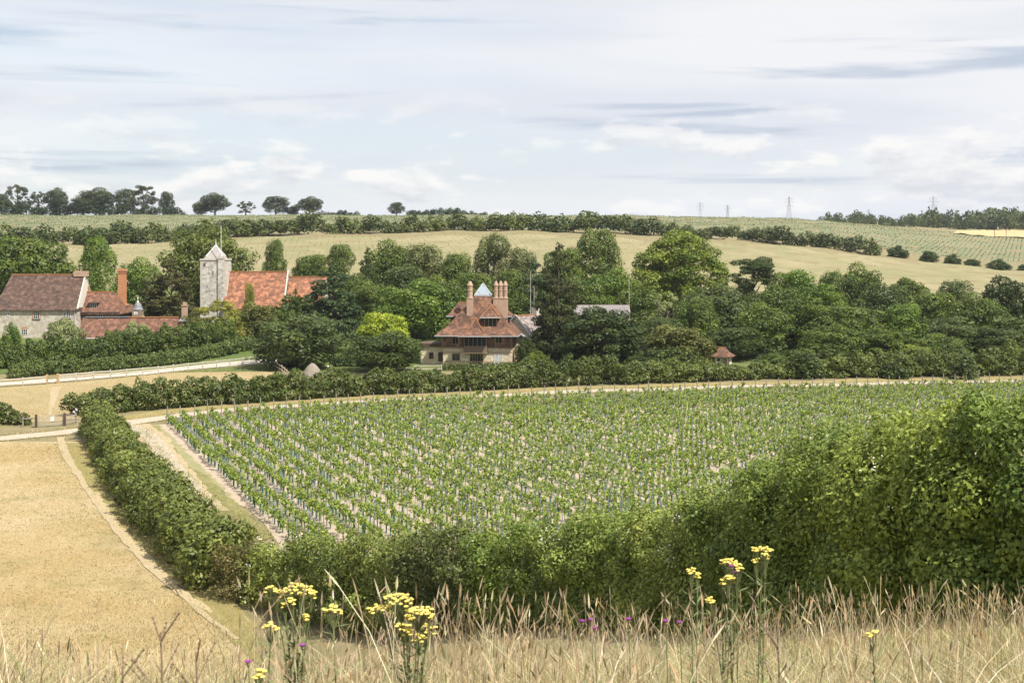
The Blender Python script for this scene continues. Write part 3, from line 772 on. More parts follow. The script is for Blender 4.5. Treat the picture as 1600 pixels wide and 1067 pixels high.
hedge_row('hillside_hedge', [(350, 500, 36, 0), (420, 512, 36, 0), (520, 520, 26, 0), (640, 524, 26, 0), (760, 528, 26, 0), (820, 530, 22, 0)], .35, (.100, .130, .042), 'long overgrown hedge along the top of the hill field', .06)
hedge_row('hillside_hedge', [(820, 528, 24, 0), (860, 528, 34, 0), (950, 526, 33, 0), (1020, 524, 28, 0), (1080, 520, 22, 0)], .25, (.078, .108, .038), 'taller dark hedge on the brow behind the horse chestnut', .06)
hedge_row('hillside_hedge', [(1085, 518, 16, 0), (1150, 516, 20, 0), (1230, 516, 26, 0), (1310, 514, 24, 0), (1372, 512, 22, 0)], .3, (.070, .096, .036), 'hedge running down the right hill between two fields', .06)
for k, (px, top, hw) in enumerate([(1402, 383, 19), (1452, 391, 17), (1488, 396, 15), (1518, 404, 14), (1559, 404, 20), (1604, 412, 14)]):
    tree(px, top, hw, 508 - k * 4, 'mound', k % 2, (.052, .088, .03), ['first and largest round bush after the hedge on the right hill', 'second round bush after the hedge on the right hill', 'third round bush after the hedge on the right hill',
         'smallest brownish bush in the row on the right hill', 'wide dome shaped bush near the end of the row on the right hill', 'last bush of the row at the right picture edge'][k], 'bushes on the right hill', name='bush', cat='bush')
hedge_row('skyline_hedge', [(-60, 822, 26, 0), (60, 822, 20, 0), (150, 822, 22, 0), (290, 822, 12, 0)], .3, (.042, .066, .030), 'low hedge under the left skyline trees', .05)
hedge_row('skyline_hedge', [(505, 840, 9, 0), (560, 840, 7, 0)], .3, (.042, .066, .030), 'short strip of low hedge on the skyline before the lone tree', .05)
hedge_row('skyline_hedge', [(640, 838, 8, 0), (700, 836, 14, 0), (760, 838, 6, 0)], .3, (.046, .076, .030), 'low rise of bushes on the skyline after the lone tree', .05)
wood = []
for px in np.arange(1262, 1800, 7.5):
    for row in range(3):
        d = 1060 + row * 45 + rng.uniform(-15, 15); p = px + rng.uniform(-5, 5)
        top = np.interp(p, [1262, 1290, 1340, 1400, 1450, 1500, 1560, 1600, 1800], [343, 334, 331, 336, 326, 330, 325, 322, 322]) + rng.uniform(-4, 7) + (2 - row) * 4
        g = gnd(p, d); h = CAMZ - (top - HOR) / K * d - g.z
        if h > 2: wood.append((g.x, g.y, max(h * .42, 3) * rng.uniform(.8, 1.2), h, ('round', 'oval', 'mound')[int(rng.integers(0, 3))], int(rng.integers(0, 2))))
under = []
for k in range(150):
    px = rng.uniform(420, 1680); d = rng.uniform(236, 302)
    if k >= 128: px = rng.uniform(228, 470); d = rng.uniform(254, 270)
    if 640 < px < 850 and d < 262: continue
    g = gnd(px, d); h = rng.uniform(3.5, 7.0) * (1.15 if px > 1100 else 1) * (.5 if k >= 128 else 1)
    if k % 3 == 0 and k < 128:
        g = gnd(rng.uniform(985, 1690), rng.uniform(208, 236)); h = rng.uniform(2.6, 4.6)
        if abs(proj(g.x, g.y, 0)[0] - 1132) < 42: continue
    under.append((g.x, g.y, h * rng.uniform(.6, .9), h, ('mound', 'round')[int(rng.random() < .3)], int(rng.integers(0, 2))))
mass('undergrowth', under, LEAF, (.072, .104, .030), 'dense undergrowth between the trees around the village', kind='stuff', thin=.09)
mass('woodland', wood, LEAF, (.078, .105, .046), 'far wood along the right skyline below the pylons', kind='stuff', thin=.022)

# ------------------------------------------------------------------ clipped and wild hedges of the valley
def hedge(name, path, w, h, leaf, dens, color, label, cat='hedge', group=None, wild=.15, seed=1, flowers=0, aspect=.62, step=.55, kw={}):
    """path: world points; w,h: width and height lists along it; blobs strung along"""
    r = np.random.default_rng(seed)
    n = 300; c = resample(path, n); L = np.concatenate(([0], np.cumsum(np.linalg.norm(np.diff(c, axis=0), axis=1))))
    w = np.interp(np.linspace(0, 1, n), np.linspace(0, 1, len(w)), w) if not np.isscalar(w) else np.full(n, w)
    h = np.interp(np.linspace(0, 1, n), np.linspace(0, 1, len(h)), h) if not np.isscalar(h) else np.full(n, h)
    t = np.gradient(c, axis=0); t = t / np.linalg.norm(t, axis=1, keepdims=True); nr = np.stack([-t[:, 1], t[:, 0]], 1)
    B, s = [], 0.
    while s <= L[-1]:
        k = min(int(np.searchsorted(L, s)), n - 1); ww, hh = w[k], h[k]
        for q in range(5):
            off = r.uniform(-.32, .32) * ww; zf = [.28, .28, .55, .74, .8][q]
            rad = ww * r.uniform(.22, .33); x, y = c[k] + nr[k] * off * (1 if q < 3 else .7) + t[k] * r.uniform(-.3, .3) * ww * step
            hz = hh * (1 + wild * r.normal())
            rz = min(hz * .3, rad * 1.3); zc = float(H(x, y)) + max(hz * zf, rz * .8); B.append((x, y, zc, rad, rad, rz))
            if q > 0:
                for _ in range(2):
                    dv = unit(r.normal(size=3) + np.array([0, 0, .5])); f = r.uniform(.28, .5) * (1 + wild)
                    B.append((x + dv[0] * rad * .95, y + dv[1] * rad * .95, zc + dv[2] * rz * .95, rad * f, rad * f, rz * f))
        s += max(ww * step * .5, .25)
    B = np.array(B); area = L[-1] * (np.mean(w) + 2 * np.mean(h))
    V, F, T = foliage(B, int(area * dens * .86), leaf * 1.5, r, aspect, **kw)
    o = bpy.data.objects
    e = empty(name, (float(c[n // 2, 0]), float(c[n // 2, 1]), float(H(*c[n // 2])))); tag(e, label, cat, group)
    V = V - np.array(e.location)
    link('foliage', mesh_np('foliage', V, [F], False, T), LEAF, e, color=color)
    if flowers:
        P, Nn, _ = blob_points(B, flowers * 4, r, up=1.2, depth=.05, cull=.95)
        cen = P[r.choice(len(P), max(flowers // 14, 1))]
        P = np.repeat(cen, 14, 0) + r.normal(size=(len(cen) * 14, 3)) * leaf * 1.7
        Vf, Ff = leaf_quads(P - np.array(e.location), unit(r.normal(size=P.shape) * .5 + np.array([0, -.3, 1])), leaf * .7, r, 1.)
        link('blossom', mesh_np('blossom', Vf, [Ff]), M_BLOSSOM, e)
    return e
M_BLOSSOM = m_plain('blossom', (.70, .66, .55), .8, .2)

hl = [gp(152, 678), gp(172, 712), gp(205, 760), gp(250, 820), gp(310, 882), gp(352, 918)]
hedge('hedge', hl, [3.6, 3.6, 3.8, 4.0, 4.2, 4.4], [3.0, 2.9, 2.7, 2.9, 3.0, 3.2], .20, 95, (.140, .172, .052), 'long rounded hedge between the golden meadow and the vineyard', wild=.10, seed=3)
hedge('hedge', [gp(120, 650), gp(200, 642), gp(330, 633), gp(440, 625)], 3.4, [2.2, 2.9, 2.9, 3.0], .22, 85, (.085, .118, .034), 'dark hedge between the dry paddock and the track', wild=.12, seed=4)
hedge('hedge', [gp(440, 625), gp(560, 618), gp(700, 611.5), gp(830, 605), gp(960, 599)], 3.6, [3.0, 2.7, 2.5, 3.2, 3.0], .22, 85, (.090, .122, .036), 'green hedge along the track in front of the tile hung house', wild=.13, seed=5)
hedge('hedge', [gp(960, 600), gp(1080, 596), gp(1200, 592), gp(1350, 589), gp(1500, 587), gp(1680, 585)], 4.2, [2.6, 1.9, 1.9, 2.6, 3.0, 3.2], .24, 75, (.118, .152, .046), 'rough hedge along the track below the right wood', wild=.2, seed=6)
hedge('hedge', [gnd(20, 210), gnd(120, 218), gnd(250, 228), gnd(330, 237), gnd(392, 246)], 2.6, [2.0, 2.0, 2.1, 2.2], .20, 85, (.105, .145, .048), 'smooth trimmed hedge just behind the pale drive', wild=.04, seed=8)
hedge('hedge', [gnd(-70, 222), gnd(60, 228), gnd(180, 236), gnd(300, 246), gnd(352, 250)], 4.0, [4.0, 3.7, 3.6, 3.7, 3.7], .24, 75, (.078, .118, .030), 'tall dark hedge in front of the barn and the stable roof', wild=.12, seed=9)
hedge('hedge', [gnd(-60, 158), gnd(0, 157), gnd(24, 156.5), gnd(44, 156)], [2.6, 2.6, 2.2, 1.4], [2.0, 1.9, 1.8, .9], .20, 85, (.075, .105, .030), 'dark bush hedge ending at the field gate', wild=.15, seed=10)
hedge('hedge', [gnd(692, 224), gnd(760, 224.5), gnd(818, 226)], 1.2, .95, .16, 120, (.095, .125, .042), 'low clipped hedge right in front of the tile hung house', wild=.05, seed=11)
hedge('hedge', [gnd(520, 228), gnd(560, 228), gnd(600, 229)], 1.6, 1.6, .18, 95, (.045, .08, .026), 'dark clipped hedge behind the thatched shelter', wild=.05, seed=12)

# overgrown hedge that runs up the slope at the right: separate shrubs
HP = [gnd(p, d) for p, d in HEDGE_W]
def hshrub(p0, p1, dtop, color, label, leaf, layers, seed, flowers=0, sprig=1.0):
    """one shrub of the overgrown hedge: big lobes, smaller lobes on them, long shoots at the top"""
    r = np.random.default_rng(seed); pxs = [a for a, _ in HEDGE_W]; ds = [b for _, b in HEDGE_W]
    def at_px(q):
        d = float(np.interp(q, pxs, ds)); g = gnd(q, d)
        return g, max(CAMZ - (float(np.interp(q, HT_PX, HT_PY)) + dtop - HOR) / K * d - g.z, 1.4)
    (ga, ha), (gb, hb) = at_px(p0), at_px(p1); Lm = (gb - ga).length; hm = (ha + hb) / 2
    B = []
    def lobe(x, y, z, a, c, sec):
        B.append((x, y, z, a, a, c))
        for _ in range(sec):
            dv = unit(r.normal(size=3) + np.array([0, -.25, .45])); f = r.uniform(.22, .48)
            B.append((x + dv[0] * a * .98, y + dv[1] * a * .98, z + dv[2] * c * .98, a * f, a * f, a * f * r.uniform(.8, 1.2)))
    n = max(int(Lm / (hm * .20)), 4)
    for k in range(n):
        for zf, rf, yo in ((.24, .24, -.22), (.34, .27, .15), (.58, .24, -.10), (.76, .21, .05)):
            if r.random() < .12: continue
            q = p0 + (p1 - p0) * (k + r.uniform(0, 1)) / n; g, h = at_px(q); h *= 1 + .07 * r.normal()
            rad = h * rf * r.uniform(.75, 1.15)
            lobe(g.x, g.y + yo * h + r.normal() * .08 * h, g.z + h * zf + r.normal() * .04 * h, rad, rad * r.uniform(.75, 1.0), 5)
    B = np.array(B)
    N = int(Lm * hm * 2.3 * layers / (leaf * leaf * .31))
    V, F, T = foliage(B, N, leaf, r, .62, jit=.45)
    m = int(Lm * 16 * sprig); Vs, Fs, Ts, nv = [V], [F], [T], len(V)
    for _ in range(m):                       # shoots
        q = r.uniform(p0, p1); g, h = at_px(q); ln = h * r.uniform(.07, .15)
        b0 = np.array([g.x, g.y - h * r.uniform(-.1, .3), g.z + h * r.uniform(.5, .88)]); dv = unit(r.normal(size=3) * .5 + np.array([0, -.35, 1.])); k = int(ln / leaf * 3.5) + 5
        P = b0 + dv * (r.random((k, 1)) * ln) + r.normal(size=(k, 3)) * leaf * .35
        v, f = leaf_quads(P, unit(r.normal(size=(k, 3)) + np.array([0, 0, .6])), leaf * r.uniform(.7, 1.1, k), r, .6)
        Vs.append(v); Fs.append(f + nv); Ts.append(np.full(len(v), r.uniform(.45, 1.))); nv += len(v)
    e = empty('shrub', (ga + gb) / 2); tag(e, label, 'shrub', 'shrubs of the overgrown hedge'); o = np.array(e.location)
    link('foliage', mesh_np('foliage', np.concatenate(Vs) - o, [np.concatenate(Fs)], False, np.concatenate(Ts)), LEAF, e, color=color)
    st = MB()
    for _ in range(int(Lm * 2) + 3):
        g, h = at_px(r.uniform(p0, p1)); g = g - Vector(o); x = r.normal() * .4
        st.tube([g + Vector((0, 0, -.1)), g + Vector((x * .4, 0, h * .35)), g + Vector((x, r.normal() * .3, h * .8))], [.05, .035, .01], 5)
    st.build('stem', BARK, e)
    if flowers:
        P, _, _ = blob_points(B, 4000, r, up=1.0, depth=.02, cull=.97); cen = P[r.choice(len(P), flowers)]
        P = np.repeat(cen, 12, 0) + r.normal(size=(flowers * 12, 3)) * leaf * .9
        v, f = leaf_quads(P - o, unit(r.normal(size=P.shape) * .5 + np.array([0, -.3, 1])), leaf * .55, r, 1.)
        link('blossom', mesh_np('blossom', v, [f]), M_BLOSSOM, e)
hshrub(340, 395, 8, (0.144, 0.131, 0.058), 'brownish green shrub at the corner where two hedges meet', .17, 1.75, 21)
hshrub(385, 470, 12, (0.227, 0.275, 0.085), 'pale flowering shrub beside the corner of the hedge', .16, 1.75, 22, 22)
hshrub(455, 560, 4, (0.158, 0.204, 0.061), 'mid green shrub below the nearest vine rows', .155, 1.75, 23)
hshrub(545, 650, 2, (0.199, 0.241, 0.076), 'yellowish green shrub left of the darkest shrub', .15, 1.75, 24)
hshrub(635, 760, 0, (0.110, 0.138, 0.053), 'darkest greyish shrub in the middle of the overgrown hedge', .14, 1.75, 25)
hshrub(745, 850, 6, (0.165, 0.234, 0.055), 'bright green shrub just right of the darkest shrub', .135, 1.75, 26)
hshrub(825, 935, 4, (0.154, 0.204, 0.061), 'shrub with white blossom sprinkled on its face', .125, 1.75, 27, 26)
hshrub(905, 1020, -2, (0.195, 0.258, 0.071), 'green shrub where the overgrown hedge begins to climb', .118, 2.0, 28)
hshrub(985, 1120, -18, (0.250, 0.305, 0.094), 'pale topped shrub with white blossom on the climb', .11, 2.0, 29, 34)
hshrub(1085, 1240, -10, (0.164, 0.226, 0.060), 'dense green shrub behind the yellow flowers at right', .11, 2.4, 30, 6)
hshrub(1200, 1370, -12, (0.180, 0.242, 0.062), 'large shrub with fine leaves at the right slope', .105, 2.6, 31, 10)
hshrub(1340, 1520, -22, (0.211, 0.274, 0.069), 'tall leafy shrub with light green top near the right edge', .108, 3.0, 32, 5)
hshrub(1480, 1730, 14, (0.156, 0.226, 0.056), 'biggest dark shrub filling the right picture edge', .102, 3.4, 33)
hshrub(1715, 1980, 6, (.130, .175, .045), 'leafy shrub next beyond the biggest dark shrub, outside the right edge', .18, 2.0, 34)
hshrub(1960, 2290, 6, (.140, .180, .050), 'end shrub of the overgrown hedge far outside the right edge', .22, 1.8, 35)

# ------------------------------------------------------------------ vineyard
M_POST = m_noise('weathered_post', (.34, .30, .25), (.24, .21, .17), 2, (.15, .13, .10), 9)
M_GUARD = m_plain('vine_guard', (.045, .13, .115), .5, .3)
M_STAKE = m_plain('galvanised_stake', (.22, .28, .32), .5, .2)
def vine_parts(seed):
    r = np.random.default_rng(seed); n = 44
    h = r.uniform(.95, 1.3)
    z = r.uniform(.30, 1, n) ** .85 * h
    P = np.stack([r.normal(size=n) * .23, r.normal(size=n) * .09, z], 1); P[:, :2] *= (1.5 - .6 * z / h)[:, None]
    V, F = leaf_quads(P, unit(r.normal(size=(n, 3)) + np.array([0, 0, .4])), r.uniform(.13, .26, n), r, .85)
    T = np.repeat(r.random(n), 4)
    g = MB().box(-.045, .045, -.045, .045, 0, .62); s = MB().bar((.09, 0, 0), (.09, 0, 1.55), .032)
    st = MB().tube([(0, 0, 0), (.02, .01, .6), (-.01, 0, h * .9)], [.02, .016, .008], 4)
    return (V, F, T), g, s, st
VP = [vine_parts(500 + i) for i in range(5)]; ROWA = math.atan2(ROWD.y, ROWD.x)
edge = resample(E_PTS, 600); eL = np.concatenate(([0], np.cumsum(np.linalg.norm(np.diff(edge, axis=0), axis=1))))
vines, posts = [], []
s = 0.; ri = 0
s0 = float(eL[np.argmin(np.linalg.norm(edge - np.array([R0.x, R0.y]), axis=1))])
s = s0
while s < eL[-1]:
    ex, ey = np.interp(s, eL, edge[:, 0]), np.interp(s, eL, edge[:, 1])
    posts.append((ex, ey))
    q = 2.0; bend = min(ri * .004, .10)
    while q < 130:
        f = q / ROWL
        x, y = ex + ROWD.x * q + rng.normal() * .05, ey + ROWD.y * q + rng.normal() * .05
        q += 1.05
        if y < 30: break
        px, py = proj(x, y, float(H(x, y)) + 1.3)
        if py > np.interp(px, HT_PX, HT_PY) + 50 or px > 1900: break
        if ri < 9 and py > 822 + ri * 2: break
        if rng.random() < .05: continue
        vines.append((x, y, py))
    s += 1.64 * 1.0; ri += 1
vines.sort(key=lambda v: v[1])
GV = (.205, .285, .066)
vine_me = []
for (V, F, T), g, sk, st in VP:
    f = mesh_np('foliage', V, [F], False, T); f.materials.append(LEAF)
    og = g.build('guard_tube', M_GUARD); os_ = sk.build('stake', M_STAKE); ot = st.build('stem', BARK)
    vine_me.append((f, og.data, os_.data, ot.data, og, os_, ot))
for m_ in vine_me:
    for o in m_[4:]: bpy.data.objects.remove(o)
for k, (x, y, py) in enumerate(vines[:300]):
    v = int(rng.integers(0, 5)); f, g, sk, st = vine_me[v][:4]
    e = empty('vine', (x, y, float(H(x, y)) + .04), ROWA + rng.normal() * .2 + (math.pi if rng.random() < .5 else 0)); sc = rng.uniform(.85, 1.2); e.scale = (sc, sc, sc)
    tag(e, 'young staked vine in the nearest part of the vineyard by the hedge', 'vine', 'nearest vines of the vineyard')
    link('foliage', f, None, e, color=GV); link('stem', st, None, e)
    if rng.random() < .75: link('guard_tube', g, None, e)
    if rng.random() < .8: link('stake', sk, None, e)
far = vines[300:]
Vs, Fs, Ts, n = [], [], [], 0; Vg = MB(); Vk = MB()
for x, y, py in far:
    (V, F, T), _, _, _ = VP[int(rng.integers(0, 5))]
    if y > 140:                       # far vines: fewer, slightly larger leaves
        V = V.reshape(-1, 4, 3)[:30]; V = (V.mean(1, keepdims=True) + (V - V.mean(1, keepdims=True)) * 1.2).reshape(-1, 3); F = F[:30]; T = T[:120]
    a = ROWA + rng.normal() * .2 + (math.pi if rng.random() < .5 else 0); sc = rng.uniform(.8, 1.25); ca, sa = math.cos(a) * sc, math.sin(a) * sc; z = float(H(x, y)) + .04
    Vs.append(np.stack([V[:, 0] * ca - V[:, 1] * sa + x, V[:, 0] * sa + V[:, 1] * ca + y, V[:, 2] * sc + z], 1)); Fs.append(F + n); Ts.append(T); n += len(V)
    if rng.random() < .7: Vg.box(x - .05, x + .05, y - .05, y + .05, z, z + .58)
    if rng.random() < .8: Vk.bar((x + .1, y, z), (x + .1, y, z + 1.5), .035)
e = tag(link('vine_foliage', mesh_np('vine_foliage', np.concatenate(Vs), [np.concatenate(Fs)], False, np.concatenate(Ts)), LEAF, color=GV), 'rows of young green vines filling the far part of the vineyard', kind='stuff')
tag(Vg.build('guard_tubes', M_GUARD, e), kind='stuff'); tag(Vk.build('stakes', M_STAKE, e), kind='stuff')
pm = MB().tube([(0, 0, -.2), (0, 0, 1.0), (.02, 0, 1.75)], [.075, .07, .065], 7).build('end_post', M_POST); pdat = pm.data; bpy.data.objects.remove(pm)
for k, (x, y) in enumerate(posts):
    o = link('end_post', pdat, None, None, (x, y, float(H(x, y)))); o.rotation_euler = (rng.normal() * .04, rng.normal() * .05, rng.uniform(0, 6)); sc = rng.uniform(.9, 1.1); o.scale = (1, 1, sc)
    tag(o, 'grey wooden end post of a vine row beside the track', 'post', 'end posts of the vine rows')

# young vines on the far fields: uncountable dots in rows
def far_rows(name, px0, px1, d0, d1, ang, sp, step, h, color, label, keep=1.0):
    xs0, xs1 = (px0 - 800) / K * d1, (px1 - 800) / K * d1
    c, s_ = math.cos(ang), math.sin(ang); R = max(abs(xs0), abs(xs1)) + d1
    P = []
    cx, cy = (xs0 + xs1) / 2, (d0 + d1) / 2; ext = max(xs1 - xs0, d1 - d0) * .8
    A, Bq = np.meshgrid(np.arange(-ext, ext, sp), np.arange(-ext, ext, step)); A = A.ravel(); Bq = Bq.ravel()
    x = cx + A * c - Bq * s_ + rng.normal(size=len(A)) * .12; y = cy + A * s_ + Bq * c + rng.normal(size=len(A)) * .2
    px = 800 + K * x / y
    ok = (px > px0) & (px < px1) & (y > d0) & (y < d1) & (rng.random(len(A)) < keep); x, y = x[ok], y[ok]; n = len(x)
    z = H(x, y); hh = h * rng.uniform(.7, 1.3, n); w = .15 * rng.uniform(.7, 1.3, n)
    V = np.stack([np.stack([x - w, y, z], 1), np.stack([x + w, y, z], 1), np.stack([x + w * .6, y + .1, z + hh], 1), np.stack([x - w * .6, y - .1, z + hh], 1)], 1).reshape(-1, 3)
    V2 = np.stack([np.stack([x, y - w, z], 1), np.stack([x, y + w, z], 1), np.stack([x, y + w * .6, z + hh], 1), np.stack([x, y - w * .6, z + hh], 1)], 1).reshape(-1, 3)
    V = np.concatenate([V, V2]); F = np.arange(len(V)).reshape(-1, 4)
    T = np.repeat(rng.random(len(F)), 4)
    tag(link(name, mesh_np(name, V, [F], False, T), LEAF, color=color), label, kind='stuff')
far_rows('field_vines', -40, 1140, 372, 500, .12, 2.0, 1.4, .24, (.30, .275, .15), 'faint rows of young vines on the hill field', .3)
far_rows('hilltop_vines', -60, 1660, 548, 800, -.35, 2.0, 1.6, .55, (.18, .225, .15), 'rows of vines on the fields below the skyline', .42)

# ------------------------------------------------------------------ buildings
T_RED = m_tiles('clay_tiles', (.115, .062, .044), (.175, .088, .055), (.075, .048, .040), (.20, .125, .06))
T_BROWN = m_tiles('old_brown_tiles', (.092, .058, .046), (.118, .074, .056), (.066, .046, .040), (.14, .092, .052))
T_CHURCH = m_tiles('church_tiles', (.22, .095, .055), (.31, .14, .08), (.14, .074, .052), (.27, .155, .065))
T_STABLE = m_tiles('stable_tiles', (.14, .072, .050), (.185, .092, .06), (.098, .058, .045), (.19, .11, .055))
RIDGE = m_noise('orange_ridge', (.40, .19, .065), (.32, .15, .065), 3, (.20, .10, .055), 9)
FLINT = m_voro('flint_wall', [(.47, .42, .34), (.36, .32, .26), (.56, .52, .45)], 1.9, mortar=(.52, .47, .39))
TOWER = m_voro('flint_tower', [(.50, .47, .42), (.30, .28, .255), (.62, .59, .53)], 1.9, mortar=(.56, .53, .47))
STONE = m_voro('ragstone', [(.70, .59, .43), (.60, .48, .34), (.76, .68, .54)], 2.2, mortar=(.50, .42, .31))
QUOIN = m_plain('pale_stone', (.56, .51, .44), .85, .2)
BRICK = m_brick('chimney_brick', (.40, .25, .17), (.46, .31, .22), (.48, .42, .34))
ORANGE = m_brick('orange_brick', (.52, .22, .09), (.46, .18, .08), (.48, .36, .26))
TILEHUNG = m_tiles('tile_hanging', (.15, .085, .065), (.20, .11, .08), (.11, .07, .055), None)
TIMBER = m_noise('grey_timber', (.24, .18, .13), (.18, .13, .095), 2, (.12, .09, .07), 8)
DARKT = m_noise('dark_timber', (.075, .055, .045), (.11, .08, .06), 2)
OAK = m_noise('oak_frame', (.30, .22, .14), (.23, .17, .11), 3)
WHITE = m_plain('white_paint', (.72, .71, .68), .5, .12)
GUTTER = m_plain('gutter', (.50, .50, .52), .45, .15)
LEAD = m_plain('lead', (.24, .25, .28), .5, .3)
SHINGLE = m_noise('spire_shingle', (.36, .34, .315), (.27, .255, .24), 2, (.44, .42, .39), 7)
PLASTER = m_plain('plaster', (.66, .62, .55), .85, .15)
GLASS = m_glass('window_glass'); GLASSP = m_plain('curtained_glass', (.55, .57, .56), .3, .3, .5)
LANT = m_plain('lantern_glass', (.36, .44, .50), .15, .3, .6)
THATCH = m_noise('thatch', (.30, .26, .21), (.22, .19, .15), 2, (.15, .13, .10), 12, bump=.6, sc3=(1, 1, .3))
SLATE = m_tiles('slate', (.20, .165, .16), (.26, .22, .20), (.15, .13, .13), None)
GREYROOF = m_noise('sheet_roof', (.26, .235, .23), (.21, .19, .19), 1.2, (.15, .14, .13), 5)

def window(parent, x0, x1, z0, z1, y, lights=2, rows=1, frame=None, glass=None, t=.09, axis='y', sill=None):
    """frame with mullions set on a wall face at depth y (axis y) or on a side wall at x=y (axis x)"""
    frame = frame or OAK; glass = glass or GLASS
    b = MB(); dw = .06
    def bx(m, a0, a1, c0, c1, p0, p1):
        if axis == 'y': m.box(a0, a1, p0, p1, c0, c1)
        else: m.box(p0, p1, a0, a1, c0, c1)
    o0, o1 = (y - dw, y + .03) if axis == 'y' else (y - .03, y + dw)
    g0, g1 = (y - .025, y + .02) if axis == 'y' else (y - .02, y + .025)
    bx(b, x0, x0 + t, z0, z1, o0, o1); bx(b, x1 - t, x1, z0, z1, o0, o1)
    bx(b, x0 + t, x1 - t, z0, z0 + t, o0, o1); bx(b, x0 + t, x1 - t, z1 - t, z1, o0, o1)
    w = (x1 - x0 - t) / lights
    for i in range(1, lights): bx(b, x0 + t / 2 + w * i - t / 2, x0 + t / 2 + w * i + t / 2, z0 + t, z1 - t, o0, o1)
    for j in range(1, rows):
        z = z0 + (z1 - z0) * j / rows
        for i in range(lights): bx(b, x0 + t / 2 + w * i + t / 2, x0 + t / 2 + w * (i + 1) - t / 2, z - .025, z + .025, o0 + .02, o1)
    f = b.build('window', frame, parent)
    for i in range(lights):
        for j in range(rows):
            za, zb = z0 + (z1 - z0) * j / rows, z0 + (z1 - z0) * (j + 1) / rows
            m = MB(); bx(m, x0 + t / 2 + w * i + t / 2, x0 + t / 2 + w * (i + 1) - t / 2, za + (t if j == 0 else .025), zb - (t if j == rows - 1 else .025), g0, g1); m.build('pane', glass, f)
    if sill:
        m = MB(); bx(m, x0 - .12, x1 + .12, z0 - .13, z0 - .003, *( (y - .14, y + .02) if axis == 'y' else (y - .02, y + .14))); m.build('sill', sill, f)
    return f

def rect_ring(cx, cy, a, b, z): return [(cx - a, cy - b, z), (cx + a, cy - b, z), (cx + a, cy + b, z), (cx - a, cy + b, z)]

